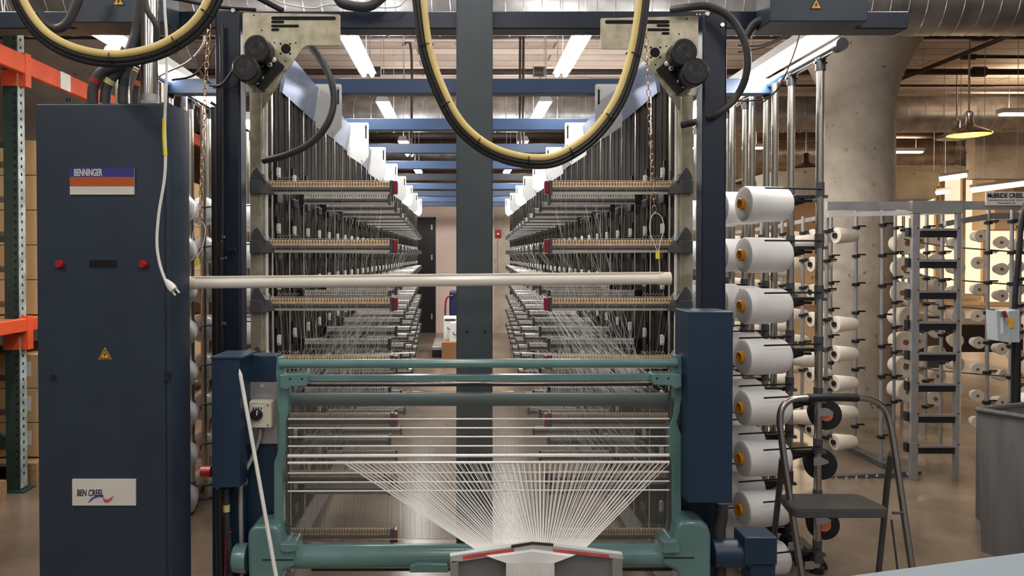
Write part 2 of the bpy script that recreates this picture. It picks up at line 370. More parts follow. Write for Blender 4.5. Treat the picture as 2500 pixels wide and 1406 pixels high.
# mushroom column
def mushroom(name, cx, D, r, spread):
    prof = [(0, r), (1.0, r), (2.0, r * 0.99), (2.15, r * 1.0), (2.75, r * 0.98), (3.0, r * 1.02), (3.15, r * 1.12), (3.3, r * 1.32), (3.45, r * 1.55), (3.6, r * 1.85), (3.72, r * spread), (3.85, r * spread * 1.05)]
    mb = MB(); mb.lathe(prof, (XW(cx, D), D, 0), (0, 0, 1), 48)
    return mb
struct('column_right', mushroom('c', 2092, 7.1, 0.322, 2.3), 'column')
struct('column_left', mushroom('c', 140, 8.6, 0.70, 2.1), 'wallgrey')

# ducts: spiral seamed, running across the hall
def duct(label, D, z, r, x0, x1, step, grp='spiral ducts under the ceiling'):
    t = thing('spiral_duct', label, 'duct', ((x0 + x1) / 2, D, z - r), grp)
    MB().lathe([(0, r), (x1 - x0, r)], (x0, D, z), (1, 0, 0), 40).build('duct_pipe', 'galv', t)
    mb = MB(); x = x0 + 0.1
    while x < x1 - 0.1:
        c = Vector((x, D, z)); n = 40
        # a slanting seam
        pts = [Vector((x + 0.05 * math.cos(2 * PI * k / n), D + (r + 0.002) * math.cos(2 * PI * k / n), z + (r + 0.002) * math.sin(2 * PI * k / n))) for k in range(n + 1)]
        mb.tube(pts, 0.0035, 4, sm=False)
        x += step
    mb.build('seam', 'galv_rim', t)
    for q in range(5):
        st = MB(); xx = x0 + (x1 - x0) * (q + 0.5) / 5
        for dy in (-r - 0.01, r + 0.01): st.cyl((xx, D + dy, z - 0.05), (xx, D + dy, ZC), 0.005, n=6)
        st.ring((xx, D, z), (1, 0, 0), r + 0.006, 0.006, 32, 4)
        st.build('hanger', 'conduit', t)
    return t
duct('large spiral duct crossing the photo along its top edge', 5.9, 3.52, 0.27, -4.9, 9.5, 0.14)
duct('large spiral duct behind the column, second from the front', 10.5, 3.49, 0.25, -4.9, 13.5, 0.24)
t = duct('spiral duct furthest back, ending in a flared square mouth', 15.0, 3.55, 0.25, -4.9, XW(2340, 15), 0.3)
a = P(2335, 375, 15)
MB().prism([(a.x, 14.75, a.z + 0.25), (a.x, 15.25, a.z + 0.25), (a.x, 15.25, a.z - 0.25), (a.x, 14.75, a.z - 0.25)], (0.01, 0, 0)).prism([P(2335, 345, 14.8), P(2378, 338, 14.8), P(2378, 410, 14.8), P(2335, 402, 14.8)], (0, 0.5, 0)).build('duct_mouth', 'galv', t)

# iron pipes and conduits under the ceiling
def pipe(label, pts, r, m='pipe', name='ceiling_pipe', joints=()):
    t = MB().tube(pts, r, 10, sm=False)
    for j in joints:
        t.cyl(Vector(j) - Vector((0.07, 0, 0)), Vector(j) + Vector((0.07, 0, 0)), r * 1.7, n=10)
    o = t.build(name, m); tag(o, label, 'pipe'); return o
pipe('dark iron sprinkler pipe crossing the ceiling just behind the front duct', [(-6.4, 7.15, 3.6), (20.9, 7.15, 3.6)], 0.025, joints=[(5.0, 7.15, 3.6), (-1.2, 7.15, 3.6)])
pipe('dark iron sprinkler pipe crossing the ceiling above the second duct', [(-6.4, 8.6, 3.62), (20.9, 8.6, 3.62)], 0.035, joints=[(6.0, 8.6, 3.62), (-1.0, 8.6, 3.62), (0.9, 8.6, 3.62)])
pipe('thin iron pipe crossing the ceiling in front of the second duct', [(-6.4, 9.3, 3.62), (20.9, 9.3, 3.62)], 0.014)
pipe('thin pale conduit crossing the ceiling close to the second duct', [(-6.4, 9.7, 3.62), (20.9, 9.7, 3.62)], 0.014, 'conduit')
pipe('dark pipe crossing behind the second duct, low in view', [(-6.4, 13.0, 3.6), (20.9, 13.0, 3.6)], 0.06)
pipe('dark pipe crossing just in front of the rearmost duct', [(-6.4, 14.3, 3.75), (20.9, 14.3, 3.75)], 0.05)
pipe('dark iron branch pipe running diagonally to the right of the column', [P(2150, 212, 7.6), P(2495, 75, 6.4)], 0.02, joints=[])
pipe('dark iron branch pipe with a fitting at the upper right', [P(2330, 138, 7.9), P(2640, 140, 7.9)], 0.018, joints=[P(2365, 139, 7.9)])
for k, (x, D, y0, y1, nm) in enumerate([(903, 6.6, 80, 240, 'left of the left lamp row'), (930, 7.3, 80, 245, 'left of the slate post'), (986, 6.0, 75, 232, 'nearest the slate post on the left'), (1333, 6.4, 78, 200, 'right of the slate post'), (1361, 7.0, 78, 290, 'between slate post and right lamp row'), (2253, 8.0, 90, 170, 'right of the big column'), (1835, 6.5, 75, 200, 'behind the right posts')]):
    a = P(x, y1, D)
    o = MB().cyl((a.x, D, a.z), (a.x, D, ZC), 0.0045, n=6).build('hanger_rod', 'conduit'); tag(o, 'thin pale ceiling hanger rod ' + nm, 'rod', 'thin hanger rods')
for k, (x, D, nm) in enumerate([(1270, 6.9, 'left'), (1278, 6.9, 'right')]):
    a = P(x, 195, D)
    o = MB().tube([(a.x + 0.12 * (k + 1), D, ZC - 0.03), (a.x + 0.02, D, ZC - 0.1), (a.x, D, a.z + 0.4), (a.x, D, 2.3 if k else 2.5)], 0.012).build('conduit', 'pipe'); tag(o, 'dark bent conduit dropping right of the slate post, %s one of two' % nm, 'conduit', 'dropped conduits')
for k, (x, D) in enumerate([(1004, 8.2)]):
    a = P(x, 150, D)
    o = MB().tube([(a.x - 0.1, D, ZC - 0.03), (a.x, D, ZC - 0.1), (a.x, D, 2.6)], 0.014).build('conduit', 'pipe'); tag(o, 'dark conduit dropping from the ceiling left of the slate post', 'conduit')

# ================================================================== LAMPS
def area(name, loc, sx, sy, power, col=(1, 0.97, 0.93), rot=(0, 0, 0), spread=PI):
    l = bpy.data.lights.new(name, 'AREA'); l.shape = 'RECTANGLE'; l.size = sx; l.size_y = sy; l.energy = power; l.color = col; l.spread = spread
    o = bpy.data.objects.new(name, l); COL.objects.link(o); o.location = loc; o.rotation_euler = rot; return o
def ceil_lamp(x, y, z, label, power, L=1.25, m='tube_w', name='fluorescent_fixture', w=0.13, group='ceiling fluorescent fixtures', col=(1, 0.97, 0.93), drop=True, along='y', up=0.36):
    t = thing(name, label, 'lamp', (x, y, z), group)
    hx, hy = (w / 2, L / 2) if along == 'y' else (L / 2, w / 2)
    MB().prism([(x - hx * 0.6, y - hy, z + 0.07), (x + hx * 0.6, y - hy, z + 0.07), (x + hx, y - hy, z + 0.012), (x - hx, y - hy, z + 0.012)], (0, 2 * hy, 0)).build('lamp_housing', 'white_metal', t) if along == 'y' else MB().box(x - hx, x + hx, y - hy, y + hy, z + 0.012, z + 0.07).build('lamp_housing', 'white_metal', t)
    for s in (-1, 1):
        if along == 'y': MB().cyl((x + s * w * 0.24, y - hy + 0.02, z), (x + s * w * 0.24, y + hy - 0.02, z), 0.018, n=10).build('tube', m, t)
        else: MB().cyl((x - hx + 0.02, y + s * w * 0.24, z), (x + hx - 0.02, y + s * w * 0.24, z), 0.018, n=10).build('tube', m, t)
    if drop:
        r = MB()
        for s in (-0.8, 0.8):
            if along == 'y': r.cyl((x, y + s * hy, z + 0.06), (x, y + s * hy, ZC + 0.01), 0.003, n=5)
            else: r.cyl((x + s * hx, y, z + 0.06), (x + s * hx, y, ZC + 0.01), 0.003, n=5)
        r.build('suspension_rod', 'conduit', t)
    if power:
        area('lamp_light', (x, y, z - 0.03), *( (w, L) if along == 'y' else (L, w)), power, col)
        if up: area('ceiling_fill_light', (x, y, z + 0.085), *( (w, L) if along == 'y' else (L, w)), power * up, col, rot=(PI, 0, 0))  # added upward fill above the closed housing, brightens the ceiling
    return t
ys = [5.05, 7.3, 9.6, 11.9]
for i, y in enumerate(ys):
    ceil_lamp(-0.71, y, 2.87, 'white fluorescent fixture over the aisle, left row, %s one' % ORD[i], 34)
    ceil_lamp(0.76, y, 2.87, 'white fluorescent fixture over the aisle, right row, %s one' % ORD[i], 34)
ceil_lamp(2.0, 9.3, 2.95, 'white fluorescent fixture seen edge-on beyond the right bracket plates', 25, along='x', L=1.1)
# unseen fixtures added above and behind the camera as fill light
for y in (2.6, 0.4, -1.8):
    for x in (-2.2, 0.0, 2.2):
        ceil_lamp(x, y, 3.3, 'added unseen ceiling fixture lighting the machine front, %s' % {(2.6, -2.2): 'left', (2.6, 0.0): 'centre', (2.6, 2.2): 'right'}.get((y, x), 'behind the viewer'), {2.6: 15, 0.4: 15, -1.8: 12}[y])
ceil_lamp(-4.3, 5.6, 3.45, 'added unseen ceiling fixture brightening the wall by the pallet rack', 22)  # added out of view to brighten the dark left wall
# tube fixtures lying along the two cone racks
for sx, sgn in ((1.655, 1), (-1.62, -1)):
    for j, y in enumerate((3.90, 5.6, 7.4)) if sgn > 0 else enumerate((3.37, 4.4, 6.0)):
        side = 'right' if sgn > 0 else 'left'
        L = 1.2 if sgn > 0 else (0.42 if j == 0 else 0.9)
        ceil_lamp(sx, y, 2.50, 'bright tube fixture running above the %s cone rack, %s one' % (side, ORD[j]), 26 if sgn > 0 else 14, L=L, w=0.12, name='rack_light', group='tube fixtures above the cone racks', drop=False)
# warm hall lamps
for i, (x0, y0, x1, y1, D) in enumerate([(2290, 438, 2358, 428, 9.0), (2270, 473, 2316, 468, 10.5), (2375, 464, 2510, 447, 7.8)]):
    t = thing('warm_fluorescent_fixture', ['slanted warm tube lamp right of the broken beam', 'small warm tube lamp lowest of the three at right', 'long warm tube lamp nearest the right edge of the photo'][i], 'lamp', P((x0 + x1) / 2, (y0 + y1) / 2, D), 'warm hall tube lamps')
    a = P(x0, y0, D); b = P(x1, y1, D)
    MB().cyl(a, b, 0.028, n=10).build('tube', 'tube_warm', t)
    MB().prism([a + Vector((0, -0.05, 0.03)), a + Vector((0, 0.05, 0.03)), b + Vector((0, 0.05, 0.03)), b + Vector((0, -0.05, 0.03))], (0, 0, 0.03)).build('lamp_housing', 'white_metal', t)
    r = MB(); r.cyl(a.lerp(b, 0.2) + Vector((0, 0, 0.05)), (a.lerp(b, 0.2).x, D, ZC + 0.01), 0.003, n=5); r.cyl(a.lerp(b, 0.8) + Vector((0, 0, 0.05)), (a.lerp(b, 0.8).x, D, ZC + 0.01), 0.003, n=5); r.build('suspension_rod', 'conduit', t)
for (x, y) in ((4.5, 12.5), (7.5, 9.5), (7.5, 13), (4.5, 17), (8, 17), (11, 10), (11, 15), (15, 12), (16, 18)):
    ceil_lamp(x, y, 3.3, 'warm ceiling lamp over the far right hall', 60, m='tube_warm', group='warm ceiling lamps of the right hall', col=(1, 0.76, 0.52), along='x', L=1.2, name='warm_ceiling_lamp')
# pendants
def pendant(px, py, r, D, label, bowl='bulb', power=2, m='chrome'):
    c = P(px, py, D)
    t = thing('pendant_lamp', label, 'lamp', c, 'industrial pendant lamps')
    MB().lathe([(0, r), (0.02, r * 0.97), (0.05, r * 0.72), (0.075, r * 0.42), (0.10, r * 0.22), (0.15, r * 0.17), (0.22, r * 0.2), (0.24, r * 0.1)], c, (0, 0, 1), 28, cap=False).build('lamp_shade', m, t)
    MB().lathe([(-0.012, 0.01), (-0.01, r * 0.6), (0.0, r * 0.93), (0.012, r * 0.93)], c, (0, 0, 1), 28).build('bowl', bowl, t)
    MB().cyl(c + Vector((0, 0, 0.22)), (c.x, c.y, ZC), 0.009, n=6).build('cord', 'conduit', t)
    if power:
        l = bpy.data.lights.new('pendant_light', 'POINT'); l.energy = power; l.color = (1, 0.65, 0.25); l.shadow_soft_size = 0.1
        o = bpy.data.objects.new('pendant_light', l); COL.objects.link(o); o.location = c - Vector((0, 0, 0.1))
pendant(2365, 330, 0.20, 7.4, 'pendant lamp with glowing yellow bowl hanging beyond the column')
pendant(2335, 338, 0.24, 9.5, 'darker pendant lamp just behind the glowing one', bowl='galv', power=0, m='galv')
pendant(1968, 413, 0.24, 11, 'pendant lamp between the right posts, white bowl', bowl='white_plastic', power=0, m='pipe')
pendant(1826, 446, 0.24, 12, 'dark pendant lamp low behind the double posts', bowl='pipe', power=0, m='pipe')

# ================================================================== PORTAL
DP = 2.85
BY = 0.09
tb = thing('portal_beam', 'long dark navy steel beam crossing the top of the machine', 'beam', (0, DP, ZW(75, DP)))
zb0, zb1 = ZW(70, DP), ZW(27, DP)
MB().box(XW(-60, DP), XW(2213, DP), DP, DP + BY, zb0, zb1).build('beam_body', 'navy_beam', tb, bevel=0.004)
mb = MB()
for x in list(range(1843, 1915, 12)) + [1700, 1708, 2095]: bolt(mb, x, 62 if x > 1800 else 36, DP, 0.0035)
mb.build('bolt', 'chrome', tb)
for i, (x0, x1, nm) in enumerate([(527, 588, 'left'), (1714, 1773, 'right')]):
    t = thing('portal_post', 'tall dark navy post at the %s side of the machine front' % nm, 'post', ((XW(x0, DP) + XW(x1, DP)) / 2, DP - 0.08, 0), 'navy portal posts')
    MB().box(XW(x0, DP - 0.08), XW(x1, DP - 0.08), DP - 0.08, DP + 0.0, 0, ZW([24, 30][i], DP - 0.08)).build('post_body', 'navy_dark', t, bevel=0.008)
    mb = MB()
    for (x, y) in ([(569, 26)] if i == 0 else [(1727, 34), (1763, 61)]):
        bolt(mb, x, y, DP - 0.08, 0.008)
        mb.ring(P(x, y, DP - 0.083), (0, 1, 0), 0.0065, 0.002, 14, 5)
    mb.build('bolt', 'chrome', t)
    if i == 0:
        MB().pbox(515, 260, 527, 1200, DP - 0.04, 0.05).build('cable_duct', 'black', t)
# fittings on left post
t = thing('cable_connector', 'black hanging cable with chrome couplings on the left navy post', 'cable', P(540, 660, DP - 0.1))
MB().tube([P(541, 60, DP - 0.10), P(543, 300, DP - 0.10), P(543, 580, DP - 0.10), P(541, 700, DP - 0.10), P(543, 870, DP - 0.10)], 0.008).build('cord', 'black', t)
mb = MB()
for (x, y, w) in ((545, 579, 8), (541, 591, 5), (540, 620, 5), (541, 631, 8), (551, 629, 4), (546, 790, 10)):
    mb.pbox(x - w / 2, y - 3, x + w / 2, y + 3, DP - 0.115, 0.012)
mb.build('coupling', 'chrome', t, bevel=0.001)
MB().pbox(552, 603, 573, 612, DP - 0.12, 0.02).cyl(P(541, 590, DP - 0.105), P(541, 622, DP - 0.105), 0.012).build('valve', 'black', t)

# slate post in the middle
DS = 2.70
t = thing('slate_post', 'wide slate grey steel post standing in the middle of the machine', 'post', (XW(1158, DS), DS, 0))
MB().box(XW(1114, DS), XW(1203, DS), DS, DS + 0.12, 0, ZC - 0.05).build('post_body', 'slate', t, bevel=0.006)
mb = MB()
for x in (1140, 1184): bolt(mb, x, 809, DS, 0.004)
mb.build('bolt', 'hole', t)
MB().box(XW(1095, DS), XW(1222, DS), DS - 0.02, DS + 0.14, 0, 0.012).build('base_plate', 'slate', t)

# crossbeams over the aisle
for i in range(1, 10):
    D = DP + 1.17 * i
    x1 = 1.72 if i == 1 else 0.92
    o = MB().box(-1.72 if i == 1 else -0.86, x1, D, D + 0.08, 2.375, 2.455).build('crossbeam', 'blue' if i not in (5,) else 'navy_beam', bevel=0.003)
    tag(o, 'blue steel crossbeam over the aisle, %s behind the navy portal' % (['first'] + ORD[1:])[i - 1], 'beam', 'blue crossbeams over the aisle')

# bracket plates hanging off every crossbeam, both sides
for i in range(1, 9):
    D = DP + 1.17 * i
    for s, X0, nm in ((1, -0.80, 'left'), (-1, 0.878, 'right')):
        def q(dx, z): return (X0 + s * dx, D, z)
        pl = MB().prism([q(0, 2.425), q(0.145, 2.425), q(0.153, 2.417), q(0.153, 2.19), q(0.105, 2.13), q(0.0, 2.20)], (0, -0.004, 0))
        tt = thing('bracket_plate', 'pale bracket plate with a slot under the %s %s crossbeam' % (nm, (['first'] + ORD[1:])[i - 1]), 'bracket', (X0 + s * 0.08, D, 2.13), 'slotted bracket plates along the aisle')
        pl.build('plate', 'white_metal', tt, bevel=0.001)
        MB().box(X0 + s * 0.128, X0 + s * 0.138, D - 0.0055, D - 0.004, 2.315, 2.395).build('slot', 'hole', tt)
        b = MB(); c = Vector((X0 + s * 0.133, D - 0.004, 2.40)); b.cyl(c, c - Vector((0, 0.008, 0)), 0.009, n=6)
        c = Vector((X0 + s * 0.105, D - 0.004, 2.16)); b.cyl(c, c - Vector((0, 0.006, 0)), 0.004, n=6); b.build('bolt', 'chrome', tt)
        # folded satin sheet between the stations
        L = 1.17 if i > 1 else 0.72
        X1 = X0 - s * 0.0
        sh = MB().prism([(X1, D - L + 0.02, 2.225), (X1 + s * 0.03, D - L + 0.02, 2.40), (X1 + s * 0.03, D - 0.012, 2.40), (X1, D - 0.012, 2.225)], (-s * 0.004, 0, 0))
        if i == 1: sh.prism([(X1, D - L + 0.02, 2.225), (X1 + s * 0.03, D - L + 0.02, 2.40), (X1 + s * 0.02, D - L + 0.0, 2.40), (X1 - s * 0.01, D - L, 2.225)], (-s * 0.004, 0, 0))
        o = sh.build('side_sheet', 'alu_sheen'); tag(o, 'metal sheet, painted blue sheen, along the %s creel top, section ending at the %s bracket' % (nm, (['first'] + ORD[1:])[i - 1]), 'panel', 'satin sheets along the creel tops')

# ================================================================== CREEL WALLS
DF = 3.07
LZ = [1.781 - 0.2407 * i for i in range(7)]
XL, XR = -0.793, 0.874
# columns
def make_column():
    y0 = 0.0
    t = thing('guide_column', '', 'guide column', (0, 0, 0.16))
    mb = MB().box(-0.045, -0.02, 0.0, 0.304, 0.16, 2.376)
    mb.box(-0.02, -0.017, 0.02, 0.05, 0.16, 2.24).box(-0.02, -0.016, 0.13, 0.155, 0.16, 2.24).box(-0.02, -0.017, 0.21, 0.235, 0.16, 2.24)
    mb.build('backing_strip', 'strip', t)
    MB().cyl((0.006, 0.0, 0.2), (0.006, 0.0, 2.22), 0.0055, n=8).build('rod', 'chrome', t)
    MB().box(-0.05, -0.01, 0.0, 0.30, 0.04, 0.17).build('base_plate', 'alu_plain', t)
    for z in LZ:
        zz = z + 0.075
        o = MB().box(-0.012, 0.002, 0.10, 0.116, zz - 0.055, zz + 0.05).build('tension_lever', 'black', t)
        MB().ppoly([(0, 0)] * 0 or [(0, 0), (1, 0), (1, 1)], 0, 0) if False else None
        mb = MB(); mb.box(-0.002, 0.010, 0.094, 0.122, zz - 0.016, zz + 0.012).box(-0.002, 0.013, 0.099, 0.117, zz - 0.024, zz + 0.020)
        mb.build('clamp', 'white_plastic', o, bevel=0.002)
        MB().box(-0.012, 0.014, 0.06, 0.15, z - 0.06, z - 0.02).build('tension_box', 'black', t, bevel=0.004)
    return note(t)
colm = make_column()
NC = 34
for n in range(NC):
    D = DF + 0.015 + 0.304 * n
    for s, X, nm in ((1, XL, 'left'), (-1, XR, 'right')):
        lab = 'dark slatted guide column of the %s creel wall, %s from the front' % (nm, 'first' if n == 0 else ORD[n])
        if n == 0 and s == 1: colm.location = (X, D, 0.16); colm['label'] = lab; colm['group'] = 'guide columns of the creel walls'
        else: dup(colm, (X, D, 0.16), lab, 'guide columns of the creel walls', scale=(s, 1, 1))

# guide bars
def make_bar(L, st, front):
    """bar from x=0 (wall) to x=L, centre z=0"""
    t = thing('guide_bar', '', 'guide bar', (0, 0, 0))
    cm = 'ceramic' if st in (0,) else 'ceramic_grey'
    n = max(4, int(L / 0.0118)) if st < 6 else max(4, int(L / 0.02))
    mb = MB()
    for k in range(n):
        x = L * (k + 0.1) / n; w = L / n
        mb.prism([(x, -0.012, -0.002), (x + w * 0.93, -0.012, -0.002), (x + w * 0.93, -0.012, 0.003), (x + w * 0.66, -0.012, 0.010), (x + w * 0.86, -0.012, 0.016), (x + w * 0.62, -0.012, 0.022), (x + w * 0.12, -0.012, 0.022), (x + w * 0.02, -0.012, 0.015), (x + w * 0.24, -0.012, 0.011), (x, -0.012, 0.006)], (0, 0.012, 0))
    mb.build('eyelet_comb', cm, t, smooth=False)
    rl = MB().box(0, L, -0.004, 0.008, -0.002, 0.021).box(0, L, -0.014, 0.004, -0.013, -0.002).box(0.005, L, -0.006, 0.008, -0.022, -0.013)
    rl.build('rail', 'rail', t)
    MB().box(0.01, L, -0.010, 0.0, -0.031, -0.021).build('rail_lip', 'rail_lip' if front else 'alu_plain', t)
    MB().cyl((0, -0.006, 0.026), (L, -0.006, 0.026), 0.0013, n=6).build('guide_wire', 'rail_lip' if front else 'chrome', t)
    MB().box(L, L + 0.014, -0.02, 0.02, -0.034, 0.026).build('end_block', 'dark_plastic', t, bevel=0.002)
    if front:
        MB().box(L + 0.014, L + 0.032, -0.024, 0.016, -0.03, 0.024).build('end_cap', 'red', t, bevel=0.004)
        zz = MB()
        pts = []
        for k in range(15): pts.append((0.03 + 0.0065 * k, -0.002, 0.032 + (0.011 if k % 2 else 0.0)))
        zz.tube(pts, 0.0011, 5, sm=False); zz.build('zigzag_wire', 'rail_lip', t)
        MB().prism([(-0.06, -0.08, 0.018), (-0.014, -0.08, 0.018), (0.004, -0.08, 0.014), (-0.004, -0.08, 0.030), (-0.031, -0.08, 0.072), (-0.036, -0.08, 0.072), (-0.044, -0.08, 0.066), (-0.052, -0.08, 0.055), (-0.058, -0.08, 0.041), (-0.06, -0.08, 0.030)], (0, 0.10, 0)).box(-0.060, -0.014, -0.09, 0.03, -0.034, 0.018).prism([(-0.014, -0.086, -0.034), (0.022, -0.03, -0.030), (0.010, -0.03, 0.0), (0.004, -0.07, 0.018), (-0.014, -0.086, 0.018)], (0, 0.05, 0)).build('mounting_bracket', 'dark_plastic', t, bevel=0.0018)
    else:
        MB().box(-0.02, 0.012, -0.02, 0.02, -0.03, 0.03).build('mounting_bracket', 'black', t, bevel=0.004)
    return note(t)
for st in range(16):
    D = DF + 0.614 * st
    L = 0.498 if st == 0 else 0.43 - 0.022 * (st - 1)
    bar = None
    for lv, z in enumerate(LZ):
        for s, X, nm in ((1, XL, 'left'), (-1, XR, 'right')):
            lab = 'yarn guide bar on the %s creel, %s level, %s row%s' % (nm, 'lowest' if lv == 6 else LEV[lv], ORD[st], ' with red end cap' if st == 0 else '')
            if bar is None:
                bar = make_bar(L, st, st == 0); bar.location = (X, D, z); bar['label'] = lab; bar['group'] = 'yarn guide bars along the creel walls'
            else: dup(bar, (X, D, z), lab, 'yarn guide bars along the creel walls', scale=(s, 1, 1))

# front aluminium posts of the creel
for (x0, x1, y0, nm) in ((611, 639, 200, 'left'), (1662, 1691, 215, 'right')):
    D = 3.0
    t = thing('creel_front_post', 'beige metal post carrying the %s stack of guide bars' % nm, 'post', (XW((x0 + x1) / 2, D), D, 0), 'beige creel front posts')
    MB().box(XW(x0, D), XW(x1, D), D, D + 0.05, 0, ZW(y0, D)).build('post_body', 'beige_metal', t, bevel=0.002)
    b = MB(); bolt(b, (x0 + x1) / 2 - 1, y0 + 72, D, 0.007); b.build('bolt', 'beige_metal', t)
    s = 1 if nm == 'left' else -1
    xa = x1 + 12 if s > 0 else x0 - 12
    MB().cyl((XW(xa, D + 0.03), D + 0.03, 0.1), (XW(xa, D + 0.03), D + 0.03, 2.2), 0.007).build('rod', 'white_plastic', t)
    xb = 601 if s > 0 else 1702
    MB().box(XW(xb - 5, D), XW(xb + 5, D), D + 0.1, D + 0.14, 0, 2.28).build('side_rail', 'white_metal', t)
    xk = XW(1640 if s < 0 else 660, D + 0.03)
    MB().ppoly([(638, 225), (690, 190), (640, 268)] if s > 0 else [(1662, 240), (1618, 210), (1660, 272)], D - 0.005, 0.004).build('gusset_plate', 'beige_metal', t)

# ================================================================== MOTOR PLATES
def motor_plate(nm, mir):
    D = DP - 0.09
    def f(x, y): return (x, y) if not mir else (2297 - x, y + 9)
    t = thing('motor_plate', 'slotted beige bracket plate with two black motors at the top %s corner' % nm, 'bracket', P(*f(690, 228), D), 'slotted motor plates')
    MB().ppoly([f(*q) for q in [(596, 30), (828, 35), (831, 38), (831, 108), (829, 111), (749, 111), (741, 116), (663, 223), (655, 228), (602, 224), (598, 220), (597, 190), (592, 150), (592, 34)]], D, 0.005).build('plate', 'beige_metal', t, bevel=0.0008)
    def slot(x0, x1, y0, y1):
        h = (y1 - y0) / 2; pts = []
        for k in range(7):
            a = PI / 2 + PI * k / 6; pts.append((x0 + h + h * math.cos(a), (y0 + y1) / 2 - h * math.sin(a)))
        for k in range(7):
            a = -PI / 2 + PI * k / 6; pts.append((x1 - h + h * math.cos(a), (y0 + y1) / 2 - h * math.sin(a)))
        MB().ppoly([f(*q) for q in pts], D - 0.0008, 0.0005).build('slot', 'hole', t)
    slot(662, 820, 40, 49); slot(662, 694, 50, 57); slot(662, 730, 60, 67); slot(662, 682, 69, 76)
    hb = MB()
    for (x, y, r) in ((698, 119, 12), (685, 107, 2.6), (708, 107, 2.6), (685, 131, 2.6), (708, 131, 2.6), (670, 104, 2), (722, 105, 2), (697, 149, 2), (639, 74, 2), (620, 37, 2)):
        c = P(*f(x, y), D - 0.0008); hb.cyl(c, c + Vector((0, 0.0005, 0)), r / F * D, n=18)
    hb.build('bolt_hole', 'hole', t)
    # motors
    for (x, y, x2, y2) in ((627, 118, 645, 132), (598, 165, 618, 180)):
        a = P(*f(x, y), D - 0.13); b = P(*f(x2, y2), D - 0.02)
        mo = MB().lathe([(0, 0.043), (0.006, 0.048), (0.05, 0.048), (0.055, 0.044), (0.085, 0.046), (0.11, 0.040)], a, b - a, 28).build('motor', 'black', t)
        g = MB()
        for rr in (0.010, 0.017, 0.024): g.ring(a - (b - a).normalized() * 0.001, b - a, rr, 0.0013, 20, 4)
        for k in range(8):
            th = PI * k / 4; xx, yy = g.frame((b - a)); g.cyl(a + (xx * math.cos(th) + yy * math.sin(th)) * 0.004, a + (xx * math.cos(th) + yy * math.sin(th)) * 0.024, 0.0012, n=4)
        g.build('fan_grille', 'dark_plastic', mo)
    MB().ppoly([f(*q) for q in [(650, 152), (668, 134), (691, 157), (668, 182), (661, 190), (636, 221), (612, 197), (632, 176)]], D - 0.035, 0.034).build('gear_block', 'black', t, bevel=0.003)
    k = MB()
    for (x, y, r) in ((669, 147, 6.5), (659, 158, 6.5), (638, 188, 6.5), (627, 200, 6.5)):
        c = P(*f(x, y), D - 0.036); k.lathe([(0, r / F * D), (0.010, r / F * D), (0.014, r / F * D * 0.6)], c, (0, -1, 0), 12)
    k.build('plug', 'white_plastic', t)
    MB().tube([P(*f(604, 137), D - 0.11), P(*f(634, 141), D - 0.10), P(*f(659, 158), D - 0.055)], 0.004).tube([P(*f(626, 148), D - 0.11), P(*f(634, 172), D - 0.09), P(*f(627, 198), D - 0.055)], 0.004).build('cable', 'dark_plastic', t)
    b = MB()
    for (x, y) in ((617, 219), (651, 219), (696, 169)): bolt(b, *f(x, y), D, 0.008)
    b.build('bolt', 'beige_metal', t)
motor_plate('left', False); motor_plate('right', True)

# ================================================================== ELECTRIC BOXES ON THE BEAM
for (x0, x1, yb, yt, nm, tx, ty) in ((162, 405, 55, -60, 'left', 289, 3), (1881, 2118, 52, -60, 'right', 1993, 12)):
    D = DP - 0.14
    t = thing('junction_cabinet', 'scuffed navy electrical box on the %s end of the beam' % nm, 'electrical box', P((x0 + x1) / 2, yb, D), 'navy electrical boxes on the beam')
    MB().pbox(x0, yt, x1, yb, D, 0.13).build('box_body', 'navy', t, bevel=0.003)
    s = MB().ppoly([(tx, ty - 17), (tx + 15, ty + 10), (tx - 15, ty + 10)], D - 0.002, 0.001).build('warning_sign', 'ink', t)
    MB().ppoly([(tx, ty - 13), (tx + 11.5, ty + 8), (tx - 11.5, ty + 8)], D - 0.003, 0.001).build('sign_face', 'warn', s)
    MB().ppoly([(tx + 2, ty - 8), (tx - 4, ty + 1), (tx, ty + 1), (tx - 2, ty + 7), (tx + 4, ty - 2), (tx, ty - 2)], D - 0.004, 0.001).build('flash_symbol', 'ink', s)
    MB().pbox(x0 - 90 if nm == 'left' else x0 - 10, yb + 1, x1 + (140 if nm == 'left' else -10), yb + 9, DP - 0.02, 0.015).build('mounting_rail', 'navy_dark', t)

# ================================================================== CONTROL CABINET (LEFT)
DC = 2.30
t = thing('control_cabinet', 'tall navy control cabinet with name plates at the left of the machine', 'cabinet', (XW(250, DC), DC, 0))
zt = ZW(253, DC)
xa, xb, xc = XW(92, DC), XW(412, DC), P(447, 600, DC + 0.075).x
body = [(xa, DC, 0), (xb - 0.006, DC, 0), (xb, DC + 0.003, 0), (xb + 0.006, DC + 0.012, 0), (xc - 0.004, DC + 0.06, 0), (xc, DC + 0.07, 0), (xc, DC + 0.13, 0), (xa, DC + 0.13, 0)]
MB().prism(body, (0, 0, zt)).build('cabinet_body', 'navy', t)
xg = XW(404, DC)
MB().box(xa + 0.004, xg, DC - 0.012, DC, 0.02, zt - 0.004).build('door', 'navy', t, bevel=0.003)
D = DC - 0.012
s = MB().pbox(170, 409, 327, 475, D - 0.006, 0.006)
s = s.build('name_plate', 'sign_white', t)
MB().pbox(170, 409, 327, 432, D - 0.0075, 0.0015).build('blue_band', 'sign_blue', s)
MB().pbox(170, 432, 327, 454, D - 0.0075, 0.0015).build('orange_band', 'sign_orange', s)
text_mesh('lettering', 'BENNINGER', 'sign_white', 181, 430, 18, D - 0.008, s, wpx=69, bold=0.03)
